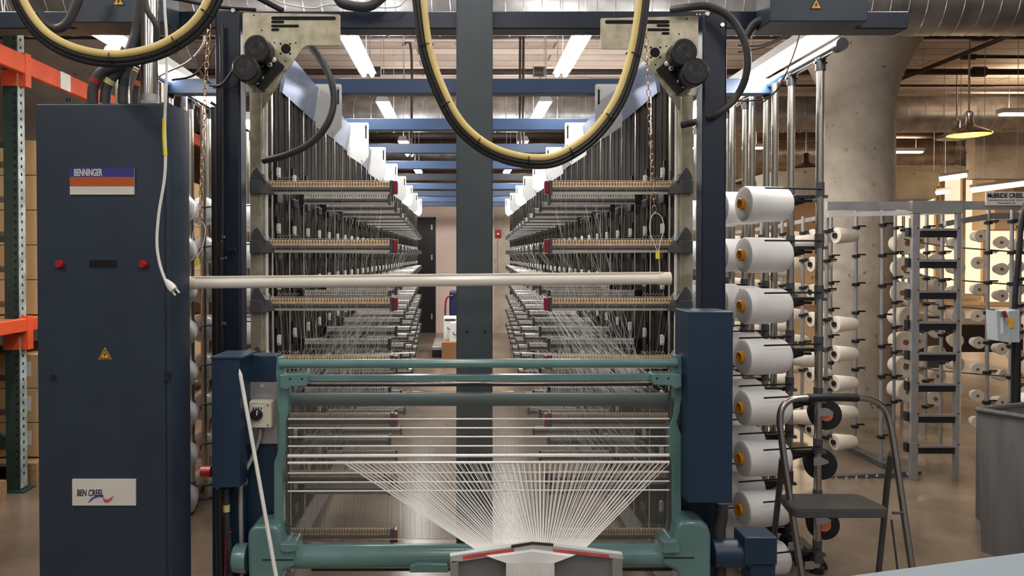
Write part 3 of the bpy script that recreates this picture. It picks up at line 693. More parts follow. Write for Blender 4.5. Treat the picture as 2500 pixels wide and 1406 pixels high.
s = MB().pbox(176, 1170, 331, 1234, D - 0.006, 0.006).build('model_plate', 'sign_white', t)
text_mesh('lettering', 'BEN CREEL', 'ink', 188, 1211, 16, D - 0.007, s, wpx=64, bold=0.015, shear=0.12)
MB().ppoly([(214, 1228), (222, 1217), (236, 1209), (248, 1206), (252, 1214), (240, 1212), (228, 1217)], D - 0.0085, 0.001).build('blue_swoosh', 'sign_blue', s)
MB().ppoly([(250, 1209), (254, 1218), (262, 1220), (270, 1215), (277, 1211), (271, 1221), (262, 1227), (254, 1225)], D - 0.0085, 0.001).build('red_swoosh', 'label_red', s)
for x in (148, 351):
    c = P(x, 645, D); MB().lathe([(0, 0.013), (0.012, 0.013), (0.016, 0.010)], c, (0, -1, 0), 18).build('indicator_lamp', 'bright_red', t)
MB().ppoly([(218, 635), (285, 635), (285, 654), (218, 654)], D - 0.001, 0.001).build('display_window', 'hole', t)
s = MB().ppoly([(256, 848), (272, 877), (240, 877)], D - 0.002, 0.002).build('warning_sign', 'warn', t)
MB().ppoly([(256, 851.5), (269.5, 875.5), (242.5, 875.5)], D - 0.003, 0.001).build('sign_border', 'ink', s)
MB().ppoly([(256, 856), (266, 873.5), (246, 873.5)], D - 0.004, 0.001).build('sign_face', 'warn', s)
MB().ppoly([(258, 858), (252, 866), (256, 866), (253, 872), (260, 864), (256, 864)], D - 0.005, 0.001).build('flash_symbol', 'ink', s)
c = P(130, 921, D); MB().cyl(c, c - Vector((0, 0.004, 0)), 0.009, n=16).build('lock', 'black', t)
MB().pbox(400, 911, 413, 929, D - 0.004, 0.02).build('latch', 'black', t)
MB().pbox(395, 250, 412, 252, DC + 0.02, 0.02).cyl(P(168, 250, DC + 0.05), P(168, 240, DC + 0.05), 0.008).build('top_stud', 'black', t)
# hoses out of the top
def tubeobj(name, label, cat, pts, r, m, bands=(), group=None, ties=(), n=10):
    o = MB().tube(pts, r, n).build(name, m); tag(o, label, cat, group)
    sp = spline(pts, 6)
    for (fr, mm, ln) in bands:
        i = int(fr * (len(sp) - 1)); j = min(len(sp) - 1, i + ln)
        MB().tube(sp[i:j + 1], r * 1.07, n, sm=False).build('tape_band', mm, o)
    for fr in ties:
        i = int(fr * (len(sp) - 1)); d = sp[min(i + 1, len(sp) - 1)] - sp[max(i - 1, 0)]
        MB().ring(sp[i], d, r * 1.25, r * 0.3, 14, 5).build('cable_tie', 'black', o)
    return o
Dh = DC + 0.06
hz = [('red taped', 'red_tape', [(226, 252), (229, 210), (250, 175), (300, 152), (330, 90), (338, 40), (345, -30)], 0.0165, 0.22),
      ('yellow taped', 'pale_yellow', [(256, 252), (262, 210), (285, 175), (322, 130), (345, 70), (355, 10), (352, -40)], 0.0165, 0.22),
      ('green taped', 'green_tape', [(300, 252), (301, 215), (310, 165), (340, 120), (362, 60), (350, 10), (352, -40)], 0.0165, 0.20),
      ('orange taped', 'orange_tape', [(330, 252), (333, 215), (345, 175), (372, 110), (382, 60), (385, -40)], 0.009, 0.24)]
for i, (nm, m, px, r, fr) in enumerate(hz):
    tubeobj('cable_conduit', 'grey flexible conduit, %s, rising from the control cabinet' % nm, 'hose', [P(x, y, Dh + 0.02 * i + (0.0 if y > 150 else 0.03)) for x, y in px], r, 'rubber', bands=[(fr, m, 2)], group='taped conduits on the control cabinet')
tubeobj('cable_conduit', 'thin grey conduit bending between the thick ones above the cabinet', 'hose', [P(352, -40, 2.2), P(358, 20, 2.2), P(380, 60, 2.2), P(382, 110, 2.22)], 0.009, 'rubber')
t = thing('steel_pipe', 'bright steel pipe standing on top of the control cabinet', 'pipe', P(368, 252, Dh))
MB().cyl(P(365, 236, Dh + 0.03), P(365, -40, Dh + 0.03), 0.027, n=24).build('pipe_body', 'chrome', t)
MB().cyl(P(366, 252, Dh + 0.03), P(366, 232, Dh + 0.03), 0.0285, n=20).box(XW(346, Dh), XW(388, Dh), Dh, Dh + 0.01, ZW(252, Dh), ZW(244, Dh)).build('clamp', 'alu_plain', t)
tubeobj('cable_loop', 'thick dark hose bent under the left end of the beam', 'hose', [P(95, 30, 2.6), P(115, 58, 2.6), P(140, 70, 2.6), P(165, 55, 2.6), P(185, 15, 2.6), P(205, -40, 2.6)], 0.016, 'rubber')

# the hanging cable bundles
def bundle(label, pts, D, ties, r_y=0.0105, r_b=0.013, n_b=3):
    t = thing('cable_bundle', label, 'cable', P(*pts[len(pts) // 2], D), 'hanging cable loops')
    w = [P(x, y, D) for x, y in pts]
    sp = spline(w, 8)
    def off(sc_, dy):
        out = []
        for i, p in enumerate(sp):
            tg = (sp[min(i + 1, len(sp) - 1)] - sp[max(i - 1, 0)]).normalized(); nn = Vector((tg.z, 0, -tg.x))
            if nn.z > 0 and False: nn = -nn
            out.append(p + nn * sc_ + Vector((0, dy, 0)))
        return out
    MB().tube(off(0, 0), r_y, 10, sm=False).build('yellow_cable', 'yellow_cable', t)
    MB().tube(off(0.017, 0.004), 0.0075, 8, sm=False).build('black_cable', 'black', t)
    MB().tube(off(0.019, 0.02), 0.0085, 8, sm=False).build('black_cable', 'black', t)
    MB().tube(off(0.006, 0.02), 0.0085, 8, sm=False).build('black_cable', 'black', t)
    MB().tube(off(0.0275, 0.008), 0.0075, 8, sm=False).build('black_cable', 'black', t)
    for fr in ties:
        i = int(fr * (len(sp) - 1)); d = sp[min(i + 1, len(sp) - 1)] - sp[i - 1]; q = off(0.010, 0.01)[i]
        MB().ring(q, d, 0.022, 0.002, 16, 5).build('cable_tie', 'black', t)
    return t
bundle('big hanging loop of yellow and black cables in front of the slate post', [(1030, -40), (1036, 20), (1050, 120), (1078, 205), (1122, 290), (1180, 345), (1250, 376), (1330, 384), (1390, 362), (1450, 315), (1505, 235), (1540, 130), (1557, 30), (1563, -40)], 2.28, [0.15, 0.27, 0.38, 0.5, 0.62, 0.74, 0.85])
bundle('hanging loop of pale yellow and black cables above the control cabinet', [(40, -60), (62, 10), (110, 75), (180, 115), (270, 132), (360, 120), (430, 88), (480, 45), (512, -10), (530, -60)], 2.02, [0.45, 0.66, 0.82])
# curved black hoses of the motor plates
tubeobj('black_hose', 'thick black hose curving down from the left motor plate', 'hose', [P(757, 112, 2.84), P(782, 145, 2.8), P(806, 190, 2.78), P(815, 245, 2.78), P(800, 300, 2.78), P(760, 348, 2.8), P(700, 378, 2.84), P(644, 392, 2.9)], 0.0135, 'rubber', group='black hoses of the motor plates')
tubeobj('black_hose', 'thick black hose arching over and down by the right motor plate', 'hose', [P(1640, 24, 2.75), P(1680, 18, 2.7), P(1730, 16, 2.7), P(1785, 45, 2.7), P(1820, 110, 2.7), P(1822, 180, 2.72), P(1795, 240, 2.76), P(1745, 280, 2.74), P(1700, 297, 2.9), P(1662, 306, 2.93)], 0.0135, 'rubber', group='black hoses of the motor plates')
tubeobj('black_hose', 'thick black hose hanging behind the right end of the beam', 'hose', [P(1905, 42, 2.8), P(1865, 48, 2.8), P(1840, 60, 2.82), P(1822, 90, 2.83)], 0.016, 'rubber')
tubeobj('thin_cable', 'thin grey cable looping from the lower left motor across the navy post', 'cable', [P(578, 155, 2.65), P(560, 185, 2.70), P(540, 207, 2.74), P(512, 208, 2.8)], 0.005, 'rubber')
for i, (pts, r, m, lb) in enumerate([
    ([(330, 10), (370, -5), (430, -2), (500, 12), (560, 20), (625, 24)], 0.006, 'black', 'thin black cable draped along the top of the beam at left'),
    ([(600, -20), (640, 0), (690, 26)], 0.010, 'black', 'black hose dropping onto the beam from the top edge'),
    ([(820, -10), (840, 10), (900, 16), (940, -12)], 0.018, 'rubber', 'coiled grey hose lying on the beam left of the cable loop'),
    ([(640, -15), (690, 8), (760, 20), (800, 12), (840, 14), (960, 18), (990, 0)], 0.003, 'white_plastic', 'thin white wire draped over the beam'),
    ([(455, 60), (450, 90), (470, 140), (495, 185), (525, 215)], 0.006, 'pipe', 'dark cable hanging behind the gold chain'),
    ([(525, 110), (505, 150), (470, 185), (420, 195)], 0.005, 'black', 'black cable sagging left of the navy post'),
    ([(498, 70), (495, 110), (460, 150), (410, 175), (380, 190)], 0.005, 'conduit', 'pale grey cable sweeping down left of the navy post')]):
    tubeobj('loose_cable', lb, 'cable', [P(x, y, (2.78 if i < 4 else 3.3)) for x, y in pts], r, m)
for i, (pts, lb) in enumerate([([(1800, 110), (1850, 112), (1900, 95), (1935, 76)], 'topmost'), ([(1800, 128), (1860, 116), (1920, 90), (1945, 76)], 'middle'), ([(1850, 260), (1900, 215), (1935, 140), (1955, 76)], 'longest'), ([(1770, 245), (1830, 246), (1880, 235), (1915, 200)], 'lowest')]):
    tubeobj('loose_wire', 'thin dark wire drooping under the right electrical box, %s of four' % lb, 'cable', [P(x, y, 3.3) for x, y in pts], 0.0035, 'pipe', group='drooping wires at right')

# white power cord with plug
t = thing('power_cord', 'white power cord with plug hanging in front of the control cabinet', 'cord', P(425, 722, 2.2))
px = [(401, -40), (402, 20), (407, 100), (406, 200), (402, 300), (404, 380), (401, 440), (388, 520), (383, 590), (389, 640), (402, 680), (408, 690)]
w = [P(x, y, 2.2) for x, y in px]
MB().tube(w, 0.0045, 8).build('cord', 'white_plastic', t)
MB().tube([P(401, 290, 2.2), P(401, 335, 2.2), P(404, 380, 2.2)], 0.0058, 8).build('yellow_tape', 'yellow', t)
a = P(405, 684, 2.2); b = P(428, 712, 2.2)
MB().lathe([(0, 0.006), (0.012, 0.010), (0.022, 0.0125), (0.036, 0.0125), (0.038, 0.009)], a, b - a, 12).build('plug', 'white_plastic', t)
pr = MB(); d = (b - a).normalized(); q = a + d * 0.038
for o_ in (Vector((0.006, 0, 0.004)), Vector((-0.006, 0, -0.003))): pr.cyl(q + o_, q + o_ + d * 0.016, 0.0028, n=6)
pr.build('prong', 'white_plastic', t)

# ================================================================== WHITE TUBE LAMP ON CHAINS
DT = 2.45
t = thing('hanging_tube_lamp', 'long unlit cream tube lamp hanging level across the machine', 'lamp', P(1045, 700, DT))
a = P(455, 691, DT); b = P(1632, 680, DT); r = 14 / F * DT
d = (b - a).normalized()
MB().cyl(a, b, r, n=24).build('tube', 'tube_dim', t)
MB().box(a.x + 0.02, b.x - 0.02, DT - 0.012, DT + 0.012, 0, 0).build('unused', 'tube_dim', t) if False else None
MB().prism([a + Vector((0.02, -0.013, r * 0.75)), a + Vector((0.02, 0.013, r * 0.75)), b + Vector((-0.02, 0.013, r * 0.75)), b + Vector((-0.02, -0.013, r * 0.75))], (0, 0, 0.008)).build('top_rail', 'cream', t, bevel=0.001)
MB().cyl(a - d * 0.004, a + d * 0.036, r * 1.14, n=24).build('end_cap', 'cream', t)
MB().cyl(b - d * 0.034, b + d * 0.006, r * 1.14, n=24).build('end_cap', 'cream', t)
def chain(nm, pts, string, tagpt, end):
    t = thing('hanging_chain', 'brassy chain with wire loop and yellow tag at the %s end of the tube lamp' % nm, 'chain', P(*end, DT), 'lamp chains')
    w = [P(x, y, DT) for x, y in pts]; tot = sum((w[i + 1] - w[i]).length for i in range(len(w) - 1)); n = int(tot / 0.021)
    mb = MB()
    for k in range(n):
        s = tot * (k + 0.5) / n; i = 0
        while i < len(w) - 2 and s > (w[i + 1] - w[i]).length: s -= (w[i + 1] - w[i]).length; i += 1
        dd = (w[i + 1] - w[i]).normalized(); c = w[i] + dd * s
        sx = Vector((1, 0, 0)) if k % 2 else Vector((0.35, 0.93, 0))
        pts2 = []
        for q in range(11):
            th = 2 * PI * q / 10; pts2.append(c + dd * (0.0125 * math.cos(th)) + sx * (0.0062 * math.sin(th)))
        mb.tube(pts2, 0.0016, 5, sm=False)
    mb.build('chain_links', 'brass', t)
    MB().tube([P(x, y, DT) for x, y in string], 0.0013, 5).build('wire_loop', 'white_plastic', t)
    MB().pbox(tagpt[0] - 5, tagpt[1] - 9, tagpt[0] + 5, tagpt[1] + 9, DT - 0.008, 0.003).build('yellow_tag', 'yellow', t, bevel=0.0008)
chain('left', [(512, -20), (512, 30), (505, 150), (498, 300), (493, 420), (489, 542)], [(478, 660), (481, 625), (472, 600), (471, 570), (480, 550), (490, 541), (499, 550), (501, 570), (495, 600), (482, 628)], (481, 640), (478, 672))
chain('right', [(1569, -20), (1576, 60), (1582, 200), (1588, 330), (1598, 518)], [(1611, 664), (1607, 620), (1595, 590), (1586, 560), (1590, 530), (1602, 520), (1616, 532), (1620, 560), (1612, 592), (1606, 622)], (1606, 623), (1611, 668))

# ================================================================== TEAL YARN STAND
DT2 = 2.52
g = thing('tension_stand', 'teal enamelled yarn stand with rollers and bright rods across the machine front', 'machine frame', P(1150, 1400, DT2))
def rc(y, x0, x1, r, m, name, D=DT2, y2=None, n=16, lab=None):
    o = MB().cyl(P(x0, y, D), P(x1, y if y2 is None else y2, D), r, n=n).build(name, m, g)
    return o
rc(888, 683, 1652, 0.0155, 'teal', 'top_bar', y2=886, n=24)
MB().ppoly([(748, 917), (1592, 914), (1592, 929), (748, 931)], DT2 - 0.01, 0.03).build('cross_rail', 'teal', g, bevel=0.002)
rc(934, 750, 1592, 0.0035, 'chrome', 'chrome_rod', y2=932)
MB().ppoly([(750, 938), (1592, 936), (1592, 942), (750, 944)], DT2, 0.02).build('dark_rail', 'black', g)
rc(975, 703, 1634, 0.023, 'teal_dark', 'roller', D=DT2 + 0.07, n=28)
for y in (1023, 1045, 1066.5, 1089): rc(y, 703, 1634, 0.0028, 'rod_bright', 'rod', D=DT2 - 0.005, y2=y - 1)
rc(1113, 703, 1634, 0.0062, 'rod_bright', 'rod', D=DT2 - 0.005, y2=1111)
rc(1130, 703, 1634, 0.0048, 'rod_bright', 'rod', D=DT2 - 0.03, y2=1128)
for y in (1155, 1177.5, 1199): rc(y, 703, 1634, 0.0028, 'rod_bright', 'rod', D=DT2 - 0.005, y2=y - 3)
# cast side arms
MB().ppoly([(675, 872), (690, 872), (692, 915), (704, 950), (704, 1005), (698, 1030), (698, 1100), (690, 1130), (690, 1330), (668, 1330), (668, 1130), (678, 1100), (680, 1010), (675, 990), (676, 940), (672, 915)], DT2, 0.05).build('side_arm', 'teal', g, bevel=0.004)
MB().ppoly([(1648, 866), (1664, 870), (1667, 915), (1667, 960), (1660, 1010), (1653, 1030), (1664, 1060), (1664, 1330), (1640, 1330), (1640, 1130), (1634, 1110), (1634, 1040), (1646, 1010), (1650, 940), (1646, 900)], DT2, 0.05).build('side_arm', 'teal', g, bevel=0.004)
for (q, hs) in (([(682, 916), (700, 913), (750, 912), (750, 938), (745, 944), (712, 944), (700, 952), (682, 948)], ((708, 925), (737, 925))), ([(1592, 914), (1598, 912), (1645, 912), (1664, 915), (1666, 945), (1650, 950), (1638, 942), (1597, 940), (1592, 935)], ((1604, 924), (1632, 924)))):
    c = MB().ppoly(q, DT2 - 0.035, 0.06).build('clamp_block', 'teal', g, bevel=0.004)
    h = MB()
    for (x, y) in hs: p = P(x, y, DT2 - 0.036); h.cyl(p, p + Vector((0, 0.001, 0)), 0.0035, n=10)
    h.build('bolt_hole', 'hole', c)
# big bottom beam and castings
a = P(720, 1358, DT2); b = P(1622, 1354, DT2)
MB().cyl(a, b, 0.0395, n=36).build('main_tube', 'teal', g)
MB().lathe([(0, 0.05), (0.018, 0.052), (0.02, 0.040)], P(704, 1357, DT2), (1, 0, 0), 28).build('collar', 'teal', g)
def casting(pix, D, dep, mb=None): return (mb or MB()).ppoly(pix, D, dep)
cl = [(606, 1430), (603, 1310), (608, 1292), (622, 1284), (660, 1282), (680, 1288), (688, 1302), (690, 1326), (700, 1330), (722, 1330), (722, 1385), (700, 1392), (690, 1395), (684, 1430)]
MB().ppoly(cl, DT2 - 0.05, 0.12).build('housing', 'teal', g, bevel=0.016, seg=4)
MB().lathe([(0, 0.04), (0.006, 0.047), (0.03, 0.05), (0.05, 0.05)], P(570, 1362, DT2), (1, 0, 0), 28).build('shaft_cap', 'teal', g)
MB().ppoly([(684, 1328), (722, 1328), (722, 1346), (700, 1350), (684, 1346)], DT2 - 0.062, 0.03).build('clamp_plate', 'teal', g, bevel=0.003)
MB().pbox(640, 1366, 716, 1368, DT2 - 0.0525, 0.004).build('parting_line', 'hole', g)
cr = [(1660, 1430), (1654, 1395), (1620, 1382), (1618, 1330), (1626, 1324), (1645, 1322), (1650, 1290), (1660, 1275), (1680, 1272), (1712, 1274), (1730, 1285), (1737, 1305), (1737, 1430)]
MB().ppoly(cr, DT2 - 0.05, 0.12).build('housing', 'teal', g, bevel=0.016, seg=4)
MB().ppoly([(1618, 1322), (1655, 1320), (1662, 1340), (1660, 1350), (1622, 1352)], DT2 - 0.064, 0.03).build('clamp_plate', 'teal', g, bevel=0.003)
MB().pbox(1622, 1361, 1695, 1363, DT2 - 0.0525, 0.004).build('parting_line', 'hole', g)
MB().pbox(760, 1386, 1640, 1394, DT2 + 0.03, 0.03).build('lower_rail', 'black', g)
MB().ppoly([(1000, 1384), (1018, 1376), (1092, 1378), (1096, 1398), (1000, 1398)], DT2 - 0.06, 0.02).build('foot_bracket', 'teal', g, bevel=0.002)
for (x0, x1) in ((612, 680), (1664, 1734)):
    A = P(x0, 1420, DT2); B = P(x1, 1420, DT2); MB().box(A.x, B.x, DT2 - 0.04, DT2 + 0.06, 0, A.z + 0.02).build('leg', 'teal', g, bevel=0.006)
# acrylic shield
xs0, xs1 = XW(703, DT2 + 0.02), XW(1634, DT2 + 0.02)
MB().box(xs0, xs1, DT2 + 0.02, DT2 + 0.024, ZW(1322, DT2), ZW(958, DT2)).build('acrylic_shield', 'acrylic', g)
MB().box(xs0 - 0.006, xs0, DT2 + 0.01, DT2 + 0.03, ZW(1318, DT2), ZW(955, DT2)).box(xs1, xs1 + 0.006, DT2 + 0.01, DT2 + 0.03, ZW(1318, DT2), ZW(955, DT2)).build('shield_frame', 'dark_plastic', g)
# motor on the right end
mt = MB().lathe([(0, 0.047), (0.105, 0.047), (0.107, 0.051), (0.118, 0.051)], P(1738, 1350, DT2), (1, 0, 0), 28).build('drive_motor', 'machine_blue', g)
MB().pbox(1818, 1312, 1898, 1380, DT2 - 0.05, 0.10).pbox(1833, 1380, 1892, 1430, DT2 - 0.04, 0.09).build('gearbox', 'machine_blue', g, bevel=0.004)

# blue boxes of the machine
t = thing('junction_box', 'tall narrow blue box at the left end of the teal stand', 'electrical box', P(550, 1190, 2.46))
MB().pbox(516, 876, 586, 1190, 2.46, 0.16).build('box_body', 'machine_blue', t, bevel=0.003)
MB().pbox(514, 871, 592, 877, 2.455, 0.17).build('lid', 'machine_blue', t, bevel=0.001)
MB().pbox(518, 1190, 600, 1430, 2.56, 0.06).build('mounting_strip', 'machine_blue', t)
t = thing('blue_pillar', 'wide blue pillar with a switch plate left of the teal stand', 'pillar', (XW(640, 2.6), 2.6, 0))
MB().box(XW(602, 2.6), XW(673, 2.6), 2.6, 2.68, 0, ZW(868, 2.6)).build('pillar_body', 'machine_blue', t, bevel=0.004)
pl = MB().pbox(603, 934, 679, 1083, 2.585, 0.012).build('steel_plate', 'alu_plain', t)
mb = MB(); bolt(mb, 640, 942, 2.585, 0.007); mb.build('bolt', 'chrome', pl)
t = thing('rotary_switch', 'cream switch box with a black rotary knob on the blue pillar', 'switch', P(635, 1045, 2.54))
MB().pbox(607, 980, 663, 1045, 2.54, 0.043).build('switch_box', 'cream', t, bevel=0.004)
MB().pbox(614, 990, 642, 1006, 2.5385, 0.002).build('scale_label', 'paper', t)
for k in range(4): MB().pbox(617 + 6.5 * k, 994, 620 + 6.5 * k, 1000, 2.5375, 0.001).build('scale_mark', 'ink', t)
c = P(627, 1012, 2.54); kb = MB().lathe([(0, 0.021), (0.012, 0.020), (0.018, 0.016)], c, (0, -1, 0), 24).build('knob', 'black', t)
MB().pbox(625.5, 1003, 628, 1014, 2.5205, 0.002).build('pointer', 'paper', kb)
mb = MB()
for (x, y) in ((654, 989), (654, 1037)): bolt(mb, x, y, 2.54, 0.0045, h=0.002)
mb.build('screw', 'alu_plain', t)
o = MB().cyl(P(587, 915, 2.44), P(680, 1440, 2.30), 0.0065, n=12).lathe([(0, 0.0065), (0.02, 0.001)], P(587, 915, 2.44), P(587, 915, 2.44) - P(680, 1440, 2.30), 12).build('leaning_rod', 'white_plastic'); tag(o, 'white pointed rod leaning against the blue box and teal casting', 'rod')
t = thing('machine_box', 'large tall blue box covering the right end of the teal stand', 'electrical box', P(1735, 1228, 2.44))
MB().pbox(1682, 761, 1788, 1228, 2.44, 0.16).build('box_body', 'machine_blue', t, bevel=0.003)
MB().box(XW(1670, 2.6), XW(1740, 2.6), 2.62, 2.70, 0, ZW(866, 2.6)).build('pillar_body', 'navy_dark', t)
tubeobj('grey_conduit', 'ribbed dark hose running down under the large right blue box', 'hose', [P(1762, 1228, 2.54), P(1762, 1260, 2.54), P(1756, 1310, 2.54), P(1760, 1440, 2.54)], 0.02, 'rubber')
tubeobj('grey_conduit', 'grey conduit with yellow tape dropping below the narrow left blue box', 'hose', [P(552, 1192, 2.52), P(553, 1240, 2.52), P(556, 1300, 2.52), P(566, 1440, 2.52)], 0.011, 'rubber', bands=[(0.33, 'pale_yellow', 2)])
tubeobj('grey_conduit', 'thin grey conduit curving from the rotary switch to the floor', 'hose', [P(636, 1046, 2.57), P(632, 1075, 2.57), P(612, 1125, 2.56), P(592, 1165, 2.54), P(588, 1230, 2.54), P(592, 1440, 2.54)], 0.008, 'conduit')
tubeobj('black_cable', 'black cable hanging beside the yellow taped conduit', 'cable', [P(536, 1192, 2.5), P(536, 1300, 2.5), P(540, 1440, 2.5)], 0.012, 'black')
tubeobj('knotted_string', 'dark red string knotted below the yellow tape', 'string', [P(566, 1298, 2.49), P(552, 1306, 2.49), P(551, 1340, 2.49), P(549, 1440, 2.49)], 0.004, 'maroon')

# ================================================================== YARN
def strands(list_, r, k=3):
    mb = MB()
    for pts in list_: mb.tube(pts, r, k, sm=False)
    return mb
rnd = random.Random(3)
# yarns pulled from every guide bar to the roller
ls = []
for st in range(0, 16):
    D = DF + 0.614 * st; L = 0.498 if st == 0 else 0.43 - 0.022 * (st - 1)
    for lv, z in enumerate(LZ):
        if lv < 1 and st > 3: continue
        for s, X in ((1, XL), (-1, XR)):
            for k in range(3 if st else 9):
                x = X + s * L * rnd.random()
                tx = x * 0.82 + rnd.uniform(-0.03, 0.03)
                tz = ZW(960, 2.66) + rnd.uniform(-0.05, 0.06) if lv < 5 else ZW(1100, 2.66) + rnd.uniform(-0.1, 0.05)
                ls.append([(x, D - 0.02, z), (tx, 2.66, tz)])
o = strands(ls, 0.00045).build('creel_yarn', 'thread_fine', smooth=False); tag(o, 'fine grey yarns drawn slanting from the guide bars to the teal roller', 'yarn', kind='stuff')
ls = []
for k in range(230):
    x = XW(707 + 4.02 * k, DT2 + 0.1) + rnd.uniform(-0.0008, 0.0008); ls.append([(x, DT2 + 0.095, ZW(975, DT2 + 0.095)), (x + rnd.uniform(-0.003, 0.003), DT2 + 0.10, ZW(1315, DT2 + 0.1))])
o = strands(ls, 0.00032).build('warp_sheet', 'thread_fine', smooth=False); tag(o, 'sheet of fine vertical yarns behind the acrylic shield', 'yarn', kind='stuff')
# the converging fan, one strand each
DB = 2.02
proto = None
N = 183
for k in range(N):
    f = k / (N - 1)
    g_ = (k // 3 + 0.5) / 61; x0 = 836 + (1640 - 836) * (0.45 * f + 0.55 * g_) + rnd.uniform(-2, 2)
    gx = 1172 + (1420 - 1172) * f
    ey = 1334 + abs(gx - 1303) * (16 / 130.0) * 0.9
    a = P(x0, 1131, DT2 - 0.037); b = P(gx, ey, DB + 0.01)
    c = P(1236 + (1353 - 1236) * f, 1374, DB - 0.012); e = P(1236 + (1353 - 1236) * f + rnd.uniform(-1, 1), 1440, DB - 0.012)
    mb = MB().tube([a, b, P(gx * 0.6 + 0.4 * (1236 + 117 * f), ey + 12, DB - 0.008), c, e], 0.00075, 4, sm=False)
    o = mb.build('yarn_strand', 'thread', smooth=False)
    tag(o, 'white yarn strand in the fan converging onto the white folding bracket', 'yarn', 'white strands of the yarn fan')
# bracket with red labels
t = thing('gathering_bracket', 'white peaked bracket with two red labels where the yarns converge', 'bracket', P(1305, 1406, DB))
MB().ppoly([(1098, 1357), (1300, 1326), (1304, 1343), (1104, 1374)], DB, 0.02).build('left_arm', 'white_metal', t, bevel=0.001)
MB().ppoly([(1300, 1326), (1520, 1353), (1522, 1366), (1304, 1343)], DB, 0.02).build('right_arm', 'white_metal', t, bevel=0.001)
MB().ppoly([(1130, 1357), (1254, 1339), (1255, 1347), (1131, 1366)], DB - 0.0012, 0.001).build('warning_label', 'label_red', t)
MB().ppoly([(1349, 1340), (1487, 1354), (1488, 1361), (1352, 1348)], DB - 0.0012, 0.001).build('warning_label', 'label_red', t)
MB().ppoly([(1248, 1332), (1300, 1324), (1351, 1328), (1351, 1333), (1300, 1329), (1248, 1338)], DB - 0.002, 0.006).build('dark_edge', 'pipe', t)
for (a_, b_, y_) in ((1099, 1119, 1370), (1497, 1522, 1364)): MB().box(XW(a_, DB), XW(b_, DB), DB, DB + 0.02, 0, ZW(y_, DB)).build('leg', 'alu_plain', t)
MB().ppoly([(1119, 1370), (1303, 1342), (1303, 1450), (1119, 1450)], DB + 0.012, 0.004).ppoly([(1303, 1342), (1497, 1362), (1497, 1450), (1303, 1450)], DB + 0.012, 0.004).build('guard_sheet', 'duct_grey', t)

# ================================================================== CONE RACKS
LC = [1.754 - 0.2407 * j for j in range(8)]
def make_cone():
    t = thing('yarn_cone', '', 'yarn cone', (0, 0, 0))
    d = (1, 0, 0)
    MB().lathe([(-0.112, 0.040), (-0.112, 0.074), (-0.108, 0.081), (-0.098, 0.0845), (0.0, 0.0835), (0.085, 0.0815), (0.10, 0.074), (0.112, 0.060), (0.116, 0.035)], (0, 0, 0), d, 32).build('yarn_body', 'yarn', t)
    MB().lathe([(-0.128, 0.019), (-0.130, 0.024), (-0.126, 0.028), (-0.108, 0.027)], (0, 0, 0), d, 24, cap=False).lathe([(-0.128, 0.019), (-0.09, 0.018)], (0, 0, 0), d, 20, cap=False).build('core', 'orange_core', t)
    MB().lathe([(-0.112, 0.0185), (-0.105, 0.0185)], (0, 0, 0), d, 16).build('core_bore', 'core_brown', t)
    return note(t)
cone = make_cone(); used = False
def place_cone(x, y, z, rot, label, group, s=1.0):
    global used
    if not used:
        used = True; cone.location = (x, y, z); cone.rotation_euler = rot; cone['label'] = label; cone['group'] = group; cone.scale = (s, s, s); return cone
    return dup(cone, (x, y, z), label, group, rot=rot, scale=(s, s, s))
def make_post(double, arms=True):
    t = thing('cone_rack_post', '', 'rack post', (0, 0, 0.0))
    MB().cyl((0, 0, 0.03), (0, 0, 2.40), 0.0175, n=16).build('pole', 'alu', t)
    MB().cyl((0, 0, 2.36), (0, 0, 2.44), 0.023, n=14).cyl((-0.03, 0, 2.40), (0.03, 0, 2.40), 0.008).build('top_clamp', 'black', t)
    MB().cyl((0, 0, 0), (0, 0, 0.03), 0.03, n=14).build('foot', 'black', t)
    if double: MB().cyl((-0.028, 0.13, 0.03), (-0.028, 0.13, 2.40), 0.0175, n=16).build('rear_pole', 'alu', t)
    for z in LC:
        MB().cyl((0, 0, z + 0.018), (0, 0, z + 0.085), 0.0215, n=14).box(-0.02, 0.034, -0.012, 0.012, z + 0.012, z + 0.026).build('collar', 'dark_plastic', t)
        if not arms: continue
        MB().cyl((0, -0.02, z + 0.052), (-0.29, -0.085, z + 0.052), 0.0042, n=8).build('yarn_rod', 'black', t)
        MB().cyl((-0.02, 0.03, z), (-0.2, 0.03, z - 0.0), 0.007, n=8).lathe([(0, 0.03), (0.03, 0.02), (0.06, 0.012)], (-0.12, 0.03, z), (1, 0, 0), 12).box(-0.11, -0.02, 0.01, 0.04, z + 0.01, z + 0.028).build('cone_holder', 'black', t, bevel=0.002)
    return note(t)
p1 = make_post(False); p2 = make_post(True); p3 = make_post(True, False); p3.location = (-1.60, 3.47, 0); u1 = u2 = False
